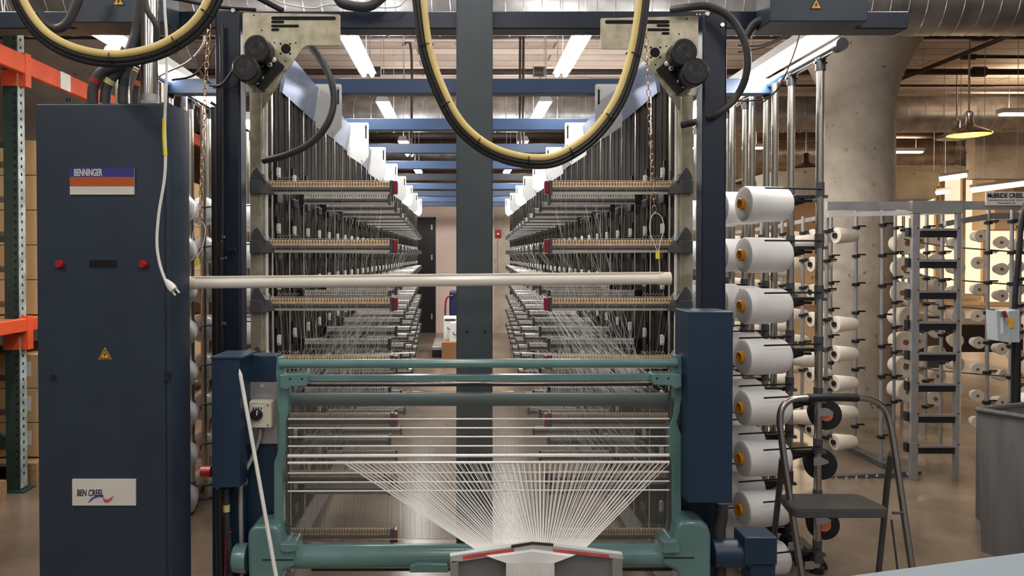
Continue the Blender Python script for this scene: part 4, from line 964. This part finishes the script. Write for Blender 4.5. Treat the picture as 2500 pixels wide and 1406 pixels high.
for n in range(10):
    D = 3.47 + 0.304 * n
    lab = 'shiny aluminium post of the right cone rack, %s from the front' % ('first' if n == 0 else ORD[n])
    if n == 0: p1.location = (1.68, D, 0); p1['label'] = lab; p1['group'] = 'cone rack posts'
    elif not u2: u2 = True; p2.location = (1.68, D, 0); p2['label'] = lab; p2['group'] = 'cone rack posts'
    else: dup(p2, (1.68, D, 0), lab, 'cone rack posts')
    if n == 0: p3['label'] = 'shiny aluminium post of the left cone rack, first from the front'; p3['group'] = 'cone rack posts'
    else: dup(p3 if n < 4 else p2, (-1.60, D, 0), 'shiny aluminium post of the left cone rack, %s from the front' % ('first' if n == 0 else ORD[n]), 'cone rack posts', scale=(-1, 1, 1))
    for j, z in enumerate(LC):
        place_cone(1.437, D + 0.03, z - 0.015, (0, 0, math.radians(8)), 'white yarn cone with orange core, right rack, %s row, %s level' % (ORD[n], LEV[j]), 'white yarn cones of the right rack')
        if n >= 4: place_cone(-1.37, D + 0.03, z - 0.015, (0, 0, math.radians(172)), 'white yarn cone on the inner side of the left rack, %s row, %s level' % (ORD[n], LEV[j]), 'inner white yarn cones of the left rack')
# film wrapped cones that face the front on the left rack
def make_film():
    t = thing('wrapped_yarn_cone', '', 'yarn cone', (0, 0, 0))
    MB().lathe([(-0.095, 0.018), (-0.093, 0.05), (-0.085, 0.072), (-0.065, 0.085), (-0.03, 0.089), (0.08, 0.084), (0.10, 0.05)], (0, 0, 0), (0, 1, 0), 28).build('yarn_body', 'yarn_film', t)
    MB().cyl((0, -0.11, 0.018), (0.055, -0.105, 0.024), 0.0045, n=8).build('pin', 'black', t)
    MB().lathe([(-0.1, 0.02), (-0.09, 0.022)], (0, 0, 0), (0, 1, 0), 14).build('core', 'core_brown', t)
    return note(t)
fc = make_film(); uf = False
for (D, xpx, nm) in ((4.60, 498, 'behind the front pair of posts'), (4.30, 442, 'half hidden by the control cabinet'), (5.25, 528, 'further back by the navy post')):
    for j, z in enumerate(LC):
        lab = 'film-wrapped white yarn cone on the left rack, %s level, %s' % (LEV[j], nm)
        loc = (XW(xpx, D), D, z + (0.015 if j < 7 else -0.0))
        rot = (0, 0, math.radians(13))
        if not uf: uf = True; fc.location = loc; fc.rotation_euler = rot; fc['label'] = lab; fc['group'] = 'film-wrapped cones of the left rack'
        else: dup(fc, loc, lab, 'film-wrapped cones of the left rack', rot=rot)
o = MB().lathe([(-0.022, 0.015), (-0.022, 0.025), (0.022, 0.025), (0.022, 0.015)], P(504, 1151, 3.3), (1, 0, 0), 20).build('red_spool', 'bright_red'); tag(o, 'small bright red spool beside the narrow left blue box', 'spool')
# top and bottom rails of the racks
for (x, nm) in ((1.68, 'right'), (-1.60, 'left')):
    o = MB().cyl((x, 3.30 if nm == 'right' else 3.4, 2.43), (x, 6.6, 2.43), 0.026, n=16).build('rack_rail', 'chrome'); tag(o, 'polished top rail of the %s cone rack' % nm, 'rail')
    MB().cyl((x, 3.27 if nm == 'right' else 3.38, 2.43), (x, 3.32 if nm == 'right' else 3.42, 2.43), 0.028, n=16).build('end_cap', 'black', o)
    o = MB().box(x - 0.02, x + 0.02, 3.45, 6.6, 0.05, 0.09).build('rack_foot_rail', 'dark_plastic'); tag(o, 'dark floor rail under the %s cone rack' % nm, 'rail')
# black cones on the nearest right post
for (x, y, D, m, nm) in ((2008, 1008, 3.56, 'coral', 'topmost, coral core'), (1997, 1128, 3.56, 'yarn_black', 'second from the top'), (2003, 1272, 3.56, 'coral', 'seen below the stool seat'), (1975, 1382, 3.58, 'core_brown', 'lowest, near the post foot'), (1935, 1335, 3.8, 'yarn_black', 'behind the stool left leg')):
    c = P(x, y, D)
    t = thing('black_yarn_cone', 'black yarn cone on the nearest right rack post, ' + nm, 'yarn cone', c, 'black yarn cones')
    d = Vector((-0.25, -1, 0.1))
    MB().lathe([(-0.09, 0.03), (-0.08, 0.055), (0.05, 0.075), (0.068, 0.07), (0.07, 0.03)], c, d, 26).build('yarn_body', 'yarn_black', t)
    MB().lathe([(0.07, 0.031), (0.074, 0.031)], c, d, 20).build('core', m, t)
    q = P(x + 8, y, D - 0.1); MB().ppoly([(x - 10, y - 10), (x + 8, y - 12), (x + 26, y - 3), (x + 26, y + 3), (x + 8, y + 8), (x - 10, y + 8)], 3.45, 0.004).build('retaining_plate', 'alu_plain', t)

# ================================================================== SECOND CREEL (RIGHT HALL)
def small_post(x, D, z1, label, group, clamps, m='alu_plain', r=0.013, arm=0, zs=0.3):
    t = thing('clamp_post', label, 'rack post', (x, D, 0), group)
    MB().cyl((x, D, 0), (x, D, z1), r, n=10).build('pole', m, t)
    mb = MB(); k = 0
    for i in range(clamps):
        z = z1 - 0.13 - 0.215 * i
        if z < 0.1: break
        c = MB().lathe([(-0.012, 0.028), (0.008, 0.028), (0.012, 0.018)], (x, D, z), (0, 0, 1), 10).box(x, x + 0.07, D - 0.01, D + 0.01, z + 0.006, z + 0.018)
        if arm: c.cyl((x, D, z), (x + arm, D - 0.02, z), 0.004, n=6)
        c.build('clamp', 'black', t)
    return t
def lit_cone(x, D, z, ax, label, group, L=0.16, r=0.055, m='yarn_cream'):
    global cproto
    if cproto is None:
        t = thing('cream_yarn_cone', label, 'yarn cone', (x, D, z), group)
        MB().lathe([(-0.085, 0.02), (-0.085, 0.056), (-0.075, 0.061), (0.06, 0.046), (0.08, 0.040), (0.085, 0.02)], (x, D, z), (1, 0, 0), 20).build('yarn_body', m, t)
        MB().lathe([(-0.10, 0.016), (-0.10, 0.02), (-0.08, 0.02)], (x, D, z), (1, 0, 0), 14).build('core', 'black', t)
        cproto = note(t); t.rotation_euler = (0, 0, ax); return t
    return dup(cproto, (x, D, z), label, group, rot=(0, 0, ax))
cproto = None
# row of posts with cones pointing right
for i, D in enumerate((5.4, 5.8, 6.2, 6.65, 7.1, 7.6, 8.1)):
    x = 2.67 + 0.01 * i
    small_post(x, D, 1.80, 'thin grey cone post of the far creel, %s in the row beside the big column' % ('first' if i == 0 else ORD[i]), 'cone posts of the far creel', 9, arm=0.06)
    for j in range(8):
        z = 1.64 - 0.215 * j
        if (i, j) in ((0, 1), (0, 2), (1, 4), (2, 6)): continue
        lit_cone(x + 0.13, D - 0.02, z - (0.0), math.radians(10), 'cream yarn cone of the far creel, %s post, %s level' % ('front' if i == 0 else ORD[i], ORD[j] if j else 'top'), 'cream cones of the far creel')
        if j % 2 == i % 2: lit_cone(x - 0.16, D + 0.05, z - 0.05, math.radians(175), 'cream yarn cone turned left on the far creel, %s post, %s level' % ('front' if i == 0 else ORD[i], ORD[j] if j else 'top'), 'left-turned cream cones of the far creel')
# row with clamps only
for i, D in enumerate((5.25, 5.6, 5.98)):
    small_post(2.99 - 0.0 * i, D, 1.84 - 0.005 * i, 'bare clamp post in front of the big column, %s from the right' % ('first' if i == 0 else ORD[i]), 'bare clamp posts', 9)
tr = MB().tube([P(2365, 500, 4.9), P(2030, 498, 4.95), P(2025, 505, 5.4), P(1920, 535, 6.4), P(1780, 560, 8.2)], 0.012, 6, sm=False)
o = MB().prism([(2.45, 4.95, 1.80), (3.4, 4.9, 1.80), (5.2, 4.9, 1.80), (5.2, 4.9, 1.855), (3.4, 4.9, 1.855), (2.45, 4.95, 1.855)], (0, 0.03, 0)).build('top_rail', 'alu_plain'); tag(o, 'flat aluminium rail across the top of the far creel', 'rail')
o = MB().prism([P(2348, 507, 5.0), P(2030, 520, 5.3), P(1900, 548, 6.6), P(1780, 566, 8.4), P(1780, 573, 8.4), P(1900, 557, 6.6), P(2030, 530, 5.3), P(2348, 522, 5.0)], (0, 0.03, 0)).build('curved_rail', 'alu_plain'); tag(o, 'curved aluminium rail sweeping back from the far creel gate', 'rail')
o = MB().prism([P(2310, 540, 5.2), P(2420, 520, 5.3), P(2560, 518, 5.4), P(2560, 530, 5.4), P(2420, 535, 5.3), P(2310, 552, 5.2)], (0, 0.03, 0)).build('curved_rail', 'alu_plain'); tag(o, 'curved aluminium rail right of the far creel gate', 'rail')
o = MB().prism([P(2010, 1165, 4.95), P(2250, 1150, 4.95), P(2250, 1160, 4.95), P(2010, 1178, 4.95)], (0, 0.04, 0)).build('floor_rail', 'dark_plastic'); tag(o, 'perforated dark floor rail at the foot of the far creel gate', 'rail')
mb = MB()
for k in range(8): mb.cyl(P(2040 + 25 * k, 1167.5 - 1.7 * k, 4.948), P(2040 + 25 * k, 1167.5 - 1.7 * k, 4.951), 0.010, n=10)
mb.build('hole', 'alu_plain', o)
o = MB().prism([(2.95, 5.15, 0.0), (3.03, 5.15, 0.0), (3.03, 8.5, 0.0), (2.95, 8.5, 0.0)], (0, 0, 0.04)).build('floor_rail', 'dark_plastic'); tag(o, 'long floor rail running back under the bare clamp posts', 'rail')
# ladder-like gate with comb bars
DL = 4.9
t = thing('creel_gate', 'ladder-like aluminium gate of the far creel with dark comb bars', 'gate', (XW(2290, DL), DL, 0))
for (a, b, m) in ((2228, 2246, 'alu_plain'), (2336, 2346, 'alu_plain')):
    MB().box(XW(a, DL), XW(b, DL), DL, DL + 0.03, 0.0, ZW(505, DL)).build('stile', m, t, bevel=0.002)
MB().box(XW(2350, DL), XW(2362, DL), DL + 0.05, DL + 0.08, 0.35, ZW(540, DL)).build('rear_stile', 'cream', t)
MB().pbox(2228, 490, 2350, 520, DL - 0.01, 0.05).build('head_plate', 'alu_plain', t)
for k in range(9):
    y = 556 + 75.5 * k - (0 if k < 8 else 20)
    if k > 7: break
    z0 = ZW(y + 3, DL)
    c = MB().box(XW(2246, DL), XW(2336, DL), DL, DL + 0.05, z0 - 0.055, z0 - 0.012).build('comb_bar', 'black', t)
    MB().box(XW(2246, DL), XW(2336, DL), DL - 0.012, DL, z0 - 0.012, z0 + 0.004).build('bar_lip', 'alu_plain', c)
    mb = MB(); [bolt(mb, x, y + 1, DL, 0.005) for x in (2241, 2340)]; mb.build('bolt', 'black', c)
    MB().box(XW(2222, DL), XW(2232, DL), DL + 0.02, DL + 0.06, z0 - 0.05, z0 + 0.01).build('side_block', 'black', c)
# posts and discs behind and right of the gate
gi = 0
for (x, D, nm) in ((2185, 6.4, 'left of the gate, nearer'), (2205, 6.9, 'left of the gate, middle'), (2222, 7.3, 'left of the gate, further'), (2262, 6.2, 'behind the gate, left'), (2300, 5.8, 'behind the gate, right'), (2412, 5.3, 'right of the gate'), (2470, 5.1, 'at the right edge'), (2490, 6.0, 'at the right edge, further back')):
    small_post(XW(x, D), D, 1.86, 'grey clamp post %s' % nm, 'clamp posts around the gate', 9, arm=0.05)
rw = [(2200, 6.5, 0.098, 'large', 'left of the gate'), (2172, 7.4, 0.10, 'large', 'between column and gate'), (2283, 7.0, 0.075, 'medium', 'behind the gate at left'), (2330, 6.6, 0.065, 'small', 'behind the gate at right'), (2385, 6.0, 0.05, 'small', 'right of the gate'), (2440, 6.0, 0.05, 'small', 'left of the switch box column'), (2478, 7.2, 0.065, 'medium', 'near the right edge'), (2235, 8.0, 0.09, 'medium', 'deep behind the gate')]
bp = None
for (x, D, r, sz, nm) in rw:
    for j in range(8):
        z = 1.62 - 0.215 * j + (0.03 if x % 2 else -0.02)
        if z < 0.1: continue
        lab = '%s pale yarn cone seen end-on %s, %s level' % (sz, nm, ORD[j] if j else 'top'); grp = 'end-on yarn cones in the right hall'
        if bp is None:
            bp = thing('pale_yarn_cone', lab, 'yarn cone', (XW(x, D), D, z), grp)
            c = Vector((XW(x, D), D, z))
            MB().lathe([(-0.9, 0.35), (-0.9, 0.93), (-0.8, 1.0), (0.8, 0.72), (0.9, 0.3)], c, (0, 1, 0), 24).build('yarn_body', 'yarn_cream', bp)
            MB().lathe([(-0.96, 0.24), (-0.88, 0.24)], c, (0, 1, 0), 14).build('core', 'core_brown', bp)
            note(bp); bp.scale = (r, r, r)
        else: dup(bp, (XW(x, D), D, z), lab, grp, rot=(0, 0, math.radians(rnd.uniform(-25, 15))), scale=(r, r, r))
# horizontal thread lines through the right hall creel
mb = MB()
for k, y in enumerate((600, 680, 745, 905)):
    mb.tube([P(2190, y - 20, 6.5), P(2300, y, 6.0), P(2520, y + 18, 5.2)], 0.006, 6)
    o = mb.build('wire_line', 'pipe'); tag(o, 'dark wire strung through the far creel posts, %s of four' % ['topmost', 'second', 'third', 'lowest'][k], 'wire', 'dark wires of the far creel'); mb = MB()
# sign
t = thing('creel_sign', 'white sign with blue lettering on the far creel rail at the right edge', 'sign', P(2455, 500, 4.85))
MB().pbox(2408, 468, 2506, 501, 4.86, 0.01).build('sign_board', 'sign_white', t)
text_mesh('lettering', 'McBRIDE CREEL', 'navy_beam', 2411, 483, 12, 4.858, t, wpx=88, bold=0.03)
text_mesh('small_lettering', 'Manufactured by AXIS TECH', 'ink', 2413, 491, 4, 4.858, t, wpx=84)
text_mesh('small_lettering', 'Philadelphia, Pa.', 'ink', 2436, 498, 4, 4.858, t, wpx=44)
# machine clutter in the right hall
o = MB().pbox(2300, 790, 2500, 860, 9.5, 0.8).build('dark_machine', 'pipe', bevel=0.02); tag(o, 'dark low machine standing behind the far creel', 'machine')
o = MB().pbox(2180, 770, 2300, 880, 10.5, 0.8).build('dark_machine', 'navy', bevel=0.02); tag(o, 'dark blue machine standing behind the gate', 'machine')
for (x0, x1, y0, y1, D, nm) in ((1700, 1760, 330, 480, 13.0, 'left'), (1775, 1810, 320, 470, 12.2, 'right')):
    o = MB().box(XW(x0, D), XW(x1, D), D, D + 0.4, 0, ZC).build('column_square', 'column'); o.name = 'column_pier_' + nm; o['kind'] = 'structure'
# switch box on a black pole
t = thing('switch_pole', 'grey switch box with red lever on a dark pole at the right edge', 'switch', (XW(2480, 3.9), 3.9, 0))
MB().cyl((XW(2483, 3.9), 3.9, 0), (XW(2483, 3.9), 3.9, ZW(830, 3.9)), 0.022, n=16).build('pole', 'black', t)
MB().ppoly([(2433, 758), (2462, 762), (2462, 836), (2437, 832)], 3.84, 0.08).build('side_cover', 'switch_grey', t)
MB().ppoly([(2462, 760), (2490, 756), (2490, 836), (2462, 836)], 3.83, 0.1).build('box_body', 'switch_grey', t, bevel=0.002)
MB().ppoly([(2444, 775), (2450, 775), (2449, 815), (2444, 815)], 3.838, 0.002).build('label_strip', 'paper', t)
MB().ppoly([(2460, 778), (2473, 775), (2476, 782), (2474, 790), (2477, 799), (2465, 801)], 3.825, 0.004).build('yellow_marker', 'warn', t)
MB().cyl(P(2450, 760, 3.82), P(2456, 774, 3.82), 0.01, n=10).build('lever', 'red', t)
tubeobj('black_cable', 'thick black cable hanging down at the right edge to the switch box', 'cable', [P(2520, 470, 3.88), P(2497, 520, 3.88), P(2489, 600, 3.88), P(2480, 700, 3.88), P(2476, 757, 3.88)], 0.013, 'black')
# bin
Db = 3.72
t = thing('waste_bin', 'tall grey plastic waste bin at the right edge', 'bin', (XW(2470, Db), Db, 0))
zt = 0.72
X0 = 2.60
bd = [(X0 + 0.03, Db - 0.0, 0), (X0 + 0.17, Db - 0.22, 0), (X0 + 0.42, Db - 0.22, 0), (X0 + 0.36, Db + 0.12, 0)]
tp = [(X0, Db, zt), (X0 + 0.16, Db - 0.25, zt), (X0 + 0.46, Db - 0.25, zt), (X0 + 0.40, Db + 0.15, zt)]
mb = MB(); mb.add(bd + tp, [(0, 1, 2, 3), (0, 1, 5, 4), (1, 2, 6, 5), (2, 3, 7, 6), (3, 0, 4, 7)]); 
o = mb.build('bin_body', 'bin', t); s = o.modifiers.new('thick', 'SOLIDIFY'); s.thickness = 0.006; bv = o.modifiers.new('bevel', 'BEVEL'); bv.width = 0.012; bv.segments = 3
mb = MB(); mb.tube([Vector(p) for p in tp] + [Vector(tp[0])], 0.013, 8, sm=False); mb.build('rim', 'bin', t)
t = thing('face_shield', 'round white and yellow visor lying behind the waste bin', 'visor', P(2495, 1015, 3.95))
MB().ball(P(2502, 985, 3.98), 0.06, 20).build('dome', 'white_plastic', t); MB().pbox(2486, 980, 2496, 1005, 3.90, 0.01).build('yellow_patch', 'yellow', t)
MB().ball(P(2478, 1000, 4.02), 0.05, 16).build('black_pad', 'black', t)
o = MB().box(XW(2465, 3.95), XW(2560, 3.95), 3.9, 4.2, 0, ZW(1015, 3.95)).build('storage_crate', 'dark_plastic', bevel=0.01); tag(o, 'dark crate mostly hidden behind the waste bin', 'crate')
# pale blue panel in the near corner
A = P(2010, 1412, 1.45); B = P(2560, 1338, 1.25)
o = MB().prism([A, B, B + Vector((0.05, 0, -0.5)), A + Vector((0, 0, -0.5))], (0.25, 0.9, 0)).build('unused_panel', 'paleblue') if False else None
o = MB().prism([(A.x, A.y, A.z), (B.x, B.y, B.z), (B.x + 0.2, B.y - 0.35, B.z), (A.x, A.y - 0.35, A.z)], (0, 0, -0.04)).build('pale_blue_tabletop', 'paleblue', bevel=0.004); tag(o, 'pale blue machine tabletop corner in the lower right foreground', 'table')
for q in ((A.x + 0.05, A.y - 0.08), (B.x + 0.1, B.y - 0.25)): MB().box(q[0] - 0.02, q[0] + 0.02, q[1] - 0.02, q[1] + 0.02, 0, min(A.z, B.z) - 0.02).build('leg', 'alu_plain', o)

# ================================================================== STEP STOOL
t = thing('step_stool', 'folding step stool with bent steel handle and dark tread', 'step stool', (XW(2080, 2.95), 2.95, 0))
def SP(x, y):
    D = 3.08 - (y - 970) / (1535 - 970) * 0.14; return P(x, y, D)
hp = [SP(1978, 1535), SP(1957, 1404), SP(1938, 1280), SP(1920, 1160), SP(1908, 1070), SP(1904, 1025), SP(1910, 995), SP(1930, 976), SP(1965, 971), SP(2030, 970), SP(2095, 971), SP(2130, 977), SP(2156, 995), SP(2170, 1025), SP(2180, 1075), SP(2196, 1180), SP(2212, 1290), SP(2226, 1385), SP(2248, 1535)]
MB().tube(hp, 0.0135, 14, k=5).build('handle_frame', 'stool_metal', t)
MB().tube([SP(1972, 971), SP(2030, 970), SP(2094, 971)], 0.0165, 14).build('grip', 'black', t)
zs = 0.497
sp_ = MB()
cx0, cx1 = XW(1942, 2.9), XW(2180, 2.9)
rr = 0.035; out = []
for (cx, cy, a0) in ((cx0 + rr, 2.90 + rr, 180), (cx1 - rr, 2.90 + rr, 270), (cx1 - 0.02 - rr, 3.09 - rr, 0), (cx0 + 0.02 + rr, 3.09 - rr, 90)):
    for k in range(5):
        a = math.radians(a0 + 90 * k / 4); out.append((cx + rr * math.cos(a), cy + rr * math.sin(a), zs - 0.035))
MB().prism(out, (0, 0, 0.032)).build('tread', 'dark_plastic', t, bevel=0.003)
MB().prism([(x * 0.98 + 0.02 * (cx0 + cx1) / 2, y, zs - 0.003) for x, y, z in out], (0, 0, 0.003)).build('tread_mat', 'seat', t)
for pts in ([P(1910, 1120, 3.06), P(1902, 1200, 3.2), P(1890, 1310, 3.4), P(1884, 1420, 3.42)], [P(2176, 1108, 3.06), P(2166, 1180, 3.2), P(2156, 1290, 3.38), P(2144, 1405, 3.45)]):
    MB().tube(pts, 0.013, 12).build('rear_leg', 'dark_plastic', t)
MB().cyl(P(2176, 1267, 2.95), P(2192, 1395, 3.1), 0.004, n=8).cyl(P(1936, 1250, 2.99), P(1915, 1222, 3.1), 0.006, n=8).cyl(P(2180, 1252, 2.98), P(2204, 1252, 3.0), 0.006, n=8).build('brace', 'dark_plastic', t)

# ================================================================== PALLET RACK, LEFT
XRk = -2.79
t = thing('pallet_rack', 'orange and green pallet rack along the left wall', 'rack', (XRk, 5.5, 0))
zU = 2.76; zL = 1.10
for (z, hgt) in ((zU, 0.12), (zL, 0.085)):
    MB().box(XRk, XRk + 0.045, 3.2, 9.4, z - hgt, z).build('beam', 'rack_orange', t, bevel=0.006)
for (y, z) in ((5.08, zU),):
    MB().box(XRk + 0.0455, XRk + 0.047, y, y + 0.13, z - 0.118, z - 0.002).build('white_patch', 'paper', t)
for y in (4.73, 7.4):
    MB().box(XRk - 0.09, XRk + 0.0, y - 0.07, y, 0, 2.95).build('upright', 'rack_green', t)
    hb = MB().box(XRk - 0.002, XRk + 0.004, y - 0.07, y, 0.02, 2.95)
    for k in range(56): hb.box(XRk - 0.025, XRk - 0.012, y - 0.0715, y - 0.0695, 0.1 + 0.05 * k, 0.118 + 0.05 * k, 1); hb.box(XRk + 0.003, XRk + 0.005, y - 0.045, y - 0.03, 0.1 + 0.05 * k, 0.118 + 0.05 * k, 1)
    hb.build('upright_face', ['rack_worn', 'hole'], t)
    for zz_ in (zU, zL): MB().box(XRk - 0.1, XRk + 0.004, y - 0.078, y - 0.07, zz_ - 0.2, zz_ - 0.1).box(XRk + 0.004, XRk + 0.05, y - 0.06, y + 0.0, zz_ - 0.2, zz_ + 0.012).build('beam_connector', 'rack_orange', t, bevel=0.002)
    MB().box(XRk - 1.15, XRk - 1.06, y - 0.07, y, 0, 2.95).build('rear_upright', 'rack_green', t)
    br = MB()
    for z in (0.3, 0.9, 1.6, 2.2, 2.6): br.box(XRk - 1.1, XRk - 0.05, y - 0.05, y - 0.01, z - 0.02, z + 0.02)
    br.prism([(XRk - 1.1, y - 0.04, 0.9), (XRk - 1.06, y - 0.04, 0.9), (XRk - 0.05, y - 0.04, 0.3), (XRk - 0.09, y - 0.04, 0.3)], (0, 0.03, 0)); br.build('brace', 'rack_green', t)
    MB().box(XRk - 0.11, XRk + 0.04, y - 0.1, y + 0.03, 0, 0.01).build('foot_plate', 'rack_green', t)
MB().box(XRk - 1.1, XRk + 0.0, 3.25, 9.3, zL - 0.03, zL - 0.005).build('shelf_deck', 'wood', t)
def carton(x0, x1, y0, y1, z0, z1, label, group, m='card', lab=False, rot=0):
    c = ((x0 + x1) / 2, (y0 + y1) / 2, z0)
    t = thing('cardboard_box', label, 'box', c, group)
    MB().box(x0, x1, y0, y1, z0, z1).build('carton_body', m, t, bevel=0.004)
    MB().box(x0 + 0.0, x1 + 0.001, (y0 + y1) / 2 - 0.03, (y0 + y1) / 2 + 0.03, z1 - 0.0, z1 + 0.001).box(x1, x1 + 0.001, (y0 + y1) / 2 - 0.03, (y0 + y1) / 2 + 0.03, z1 - 0.05, z1).build('tape', 'card_brown', t)
    pr = MB().box(x1, x1 + 0.001, y0 + 0.08, y0 + 0.30, z0 + 0.04, z0 + 0.08)
    pr.box(x0 + 0.06, x0 + 0.25, y0 - 0.001, y0, z0 + 0.05, z0 + 0.09); pr.build('print', 'tape', t)
    if lab: MB().box(x1, x1 + 0.0015, y0 + 0.1, y0 + 0.22, z0 + 0.09, z1 - 0.03).box(x1 - 0.18, x1 - 0.06, y0 - 0.0015, y0, z0 + 0.08, z1 - 0.05).build('label', 'paper', t)
    if rot: t.rotation_euler = (0, 0, rot)
    return t
bi = 0
for cidx, (y0, y1) in enumerate(((4.92, 5.32), (5.36, 5.80), (5.86, 6.3), (6.4, 6.85), (6.95, 7.3), (7.5, 7.95), (8.05, 8.5))):
    for k in range(5):
        h = 0.232; z = zL + 0.002 + h * k
        carton(XRk - 0.5, XRk - 0.02, y0, y1, z, z + h - 0.004, 'tan cardboard box on the orange shelf, %s stack behind the upright, %s from the bottom' % ('first' if cidx == 0 else ORD[cidx], 'first' if k == 0 else ORD[k]), 'boxes on the orange shelf')
    for k in range(3):
        h = 0.23; z = 0.15 + h * k
        carton(XRk - 0.5, XRk - 0.02, y0, y1, z, z + h - 0.004, 'labelled cardboard box on a floor pallet, %s stack behind the upright, %s from the bottom' % ('first' if cidx == 0 else ORD[cidx], 'first' if k == 0 else ORD[k]), 'boxes on the floor pallets', lab=True)
carton(XRk - 0.42, XRk - 0.06, 3.95, 4.35, zL + 0.002, zL + 0.26, 'small tan box with white label at the left edge of the shelf', None, lab=True, rot=math.radians(-6))
carton(XRk - 0.7, XRk - 0.28, 4.0, 4.5, zL + 0.262, zL + 0.85, 'tall open tan box at the left photo edge above the small labelled box', None)
for k in range(3): carton(XRk - 0.62, XRk - 0.14, 4.0, 4.5, 0.15 + 0.24 * k, 0.385 + 0.24 * k, 'brown box left of the upright, %s level' % ['lowest', 'middle', 'upper'][k], 'brown boxes left of the upright', m='card_brown')  # darker brown carton colour than the shelf boxes
def pallet(x0, x1, y0, y1, label):
    t = thing('wooden_pallet', label, 'pallet', ((x0 + x1) / 2, (y0 + y1) / 2, 0), 'wooden pallets')
    for k in range(5): w = (y1 - y0) / 5; MB().box(x0, x1, y0 + w * k, y0 + w * k + w * 0.7, 0.12, 0.14).build('deck_board', 'wood', t)
    for x in (x0, (x0 + x1) / 2 - 0.05, x1 - 0.1): MB().box(x, x + 0.1, y0, y1, 0.02, 0.12).build('bearer', 'wood', t); MB().box(x, x + 0.1, y0, y1, 0, 0.02).build('bottom_board', 'wood', t)
pallet(XRk - 1.0, XRk - 0.0, 3.5, 4.52, 'wooden pallet at the lower left edge of the photo')
pallet(XRk - 1.0, XRk + 0.02, 4.8, 6.3, 'wooden pallet under the labelled boxes behind the upright')
pallet(XRk - 1.0, XRk + 0.02, 6.4, 7.3, 'wooden pallet further back under the rack')
o = MB().box(XRk - 0.9, XRk - 0.3, 4.0, 4.55, zL + 0.9, zL + 0.925).build('yellow_board', 'yellow', bevel=0.01); tag(o, 'yellow board lying on the boxes at the left edge', 'board')
# thin wires at upper left edge
o = MB().tube([P(2, -20, 3.2), P(6, 20, 3.2), P(13, 45, 3.2)], 0.003, 5).tube([P(14, -20, 3.2), P(11, 25, 3.2), P(22, 40, 3.2)], 0.002, 5).build('loose_wire', 'white_plastic'); tag(o, 'thin white wires dangling in the top left corner', 'wire')

# ================================================================== THINGS AT THE AISLE END
t = thing('utility_cart', 'navy cleaning cart with a dark red handle at the end of the aisle', 'cart', P(1102, 812, 11.5))
c0 = P(1097, 712, 11.5); c1 = P(1125, 775, 11.5)
MB().box(c0.x, c1.x, 11.5, 11.9, 0.35, c0.z).build('cart_body', 'navy_cart', t, bevel=0.02)
MB().tube([(c0.x - 0.06, 11.48, 0.30), (c0.x - 0.06, 11.48, c0.z - 0.2), (c0.x - 0.02, 11.48, c0.z - 0.08), (c0.x + 0.06, 11.48, c0.z - 0.06)], 0.014, 8).build('handle', 'red_tape', t)
MB().box(c0.x - 0.08, c1.x, 11.46, 11.9, 0.08, 0.36).build('cart_base', 'black', t)
MB().cyl((c0.x + 0.03, 11.5, 0.08), (c0.x + 0.07, 11.5, 0.08), 0.08).cyl((c1.x - 0.1, 11.5, 0.08), (c1.x - 0.06, 11.5, 0.08), 0.08).build('wheel', 'black', t)
o = MB().box(P(1083, 776, 10.6).x, P(1130, 776, 10.6).x, 10.6, 11.0, 0.28, P(1083, 776, 10.6).z).build('white_crate', 'paper', bevel=0.004); tag(o, 'white box standing behind the tilted white box in the aisle', 'box')
MB().pbox(1086, 779, 1112, 783, 10.595, 0.004).build('slot', 'ink', o)
MB().tube([P(1093, 798, 10.58), P(1094, 803, 10.58), P(1099, 803, 10.58)], 0.006, 5).build('handle', 'black', o)
o = MB().box(P(1083, 776, 10.6).x, P(1130, 776, 10.6).x, 10.6, 11.0, 0, 0.279).build('brown_box', 'card_brown', bevel=0.004); tag(o, 'brown box under the white box in the aisle', 'box')
o = MB().ppoly([(1101, 788), (1120, 788), (1118, 836), (1097, 836)], 10.3, 0.2).build('tilted_white_box', 'paper', bevel=0.004); tag(o, 'tilted white box with a black hook beside the slate post', 'box')
MB().tube([P(1107, 810, 10.28), P(1108, 816, 10.28), P(1114, 816, 10.28), P(1116, 811, 10.28)], 0.006, 5).build('hook', 'black', o)
o = MB().box(P(1078, 838, 10.2).x, P(1130, 838, 10.2).x, 10.2, 10.55, 0, P(1078, 836, 10.2).z).build('brown_box', 'card_brown', bevel=0.004); tag(o, 'brown box on the floor just left of the slate post', 'box')
t = thing('floor_dolly', 'low flat dolly on the aisle floor left of the brown box', 'dolly', P(1068, 850, 10.8))
a = P(1055, 845, 10.8); b = P(1080, 845, 10.8)
MB().box(a.x, b.x, 10.8, 11.9, 0.10, 0.16).build('platform', 'conduit', t, bevel=0.01)
MB().box(a.x, b.x, 10.78, 10.84, 0.0, 0.10).build('wheel_block', 'black', t)

# ================================================================== WORLD AND VIEW
w = bpy.data.worlds.new('hall_ambient'); sc.world = w; w.use_nodes = True
w.node_tree.nodes['Background'].inputs['Color'].default_value = (0.95, 0.96, 1.0, 1); w.node_tree.nodes['Background'].inputs['Strength'].default_value = 0.24
sc.view_settings.view_transform = 'Standard'; sc.view_settings.look = 'None'; sc.view_settings.gamma = 1; sc.view_settings.use_curve_mapping = False
sc.view_settings.exposure = 0.12
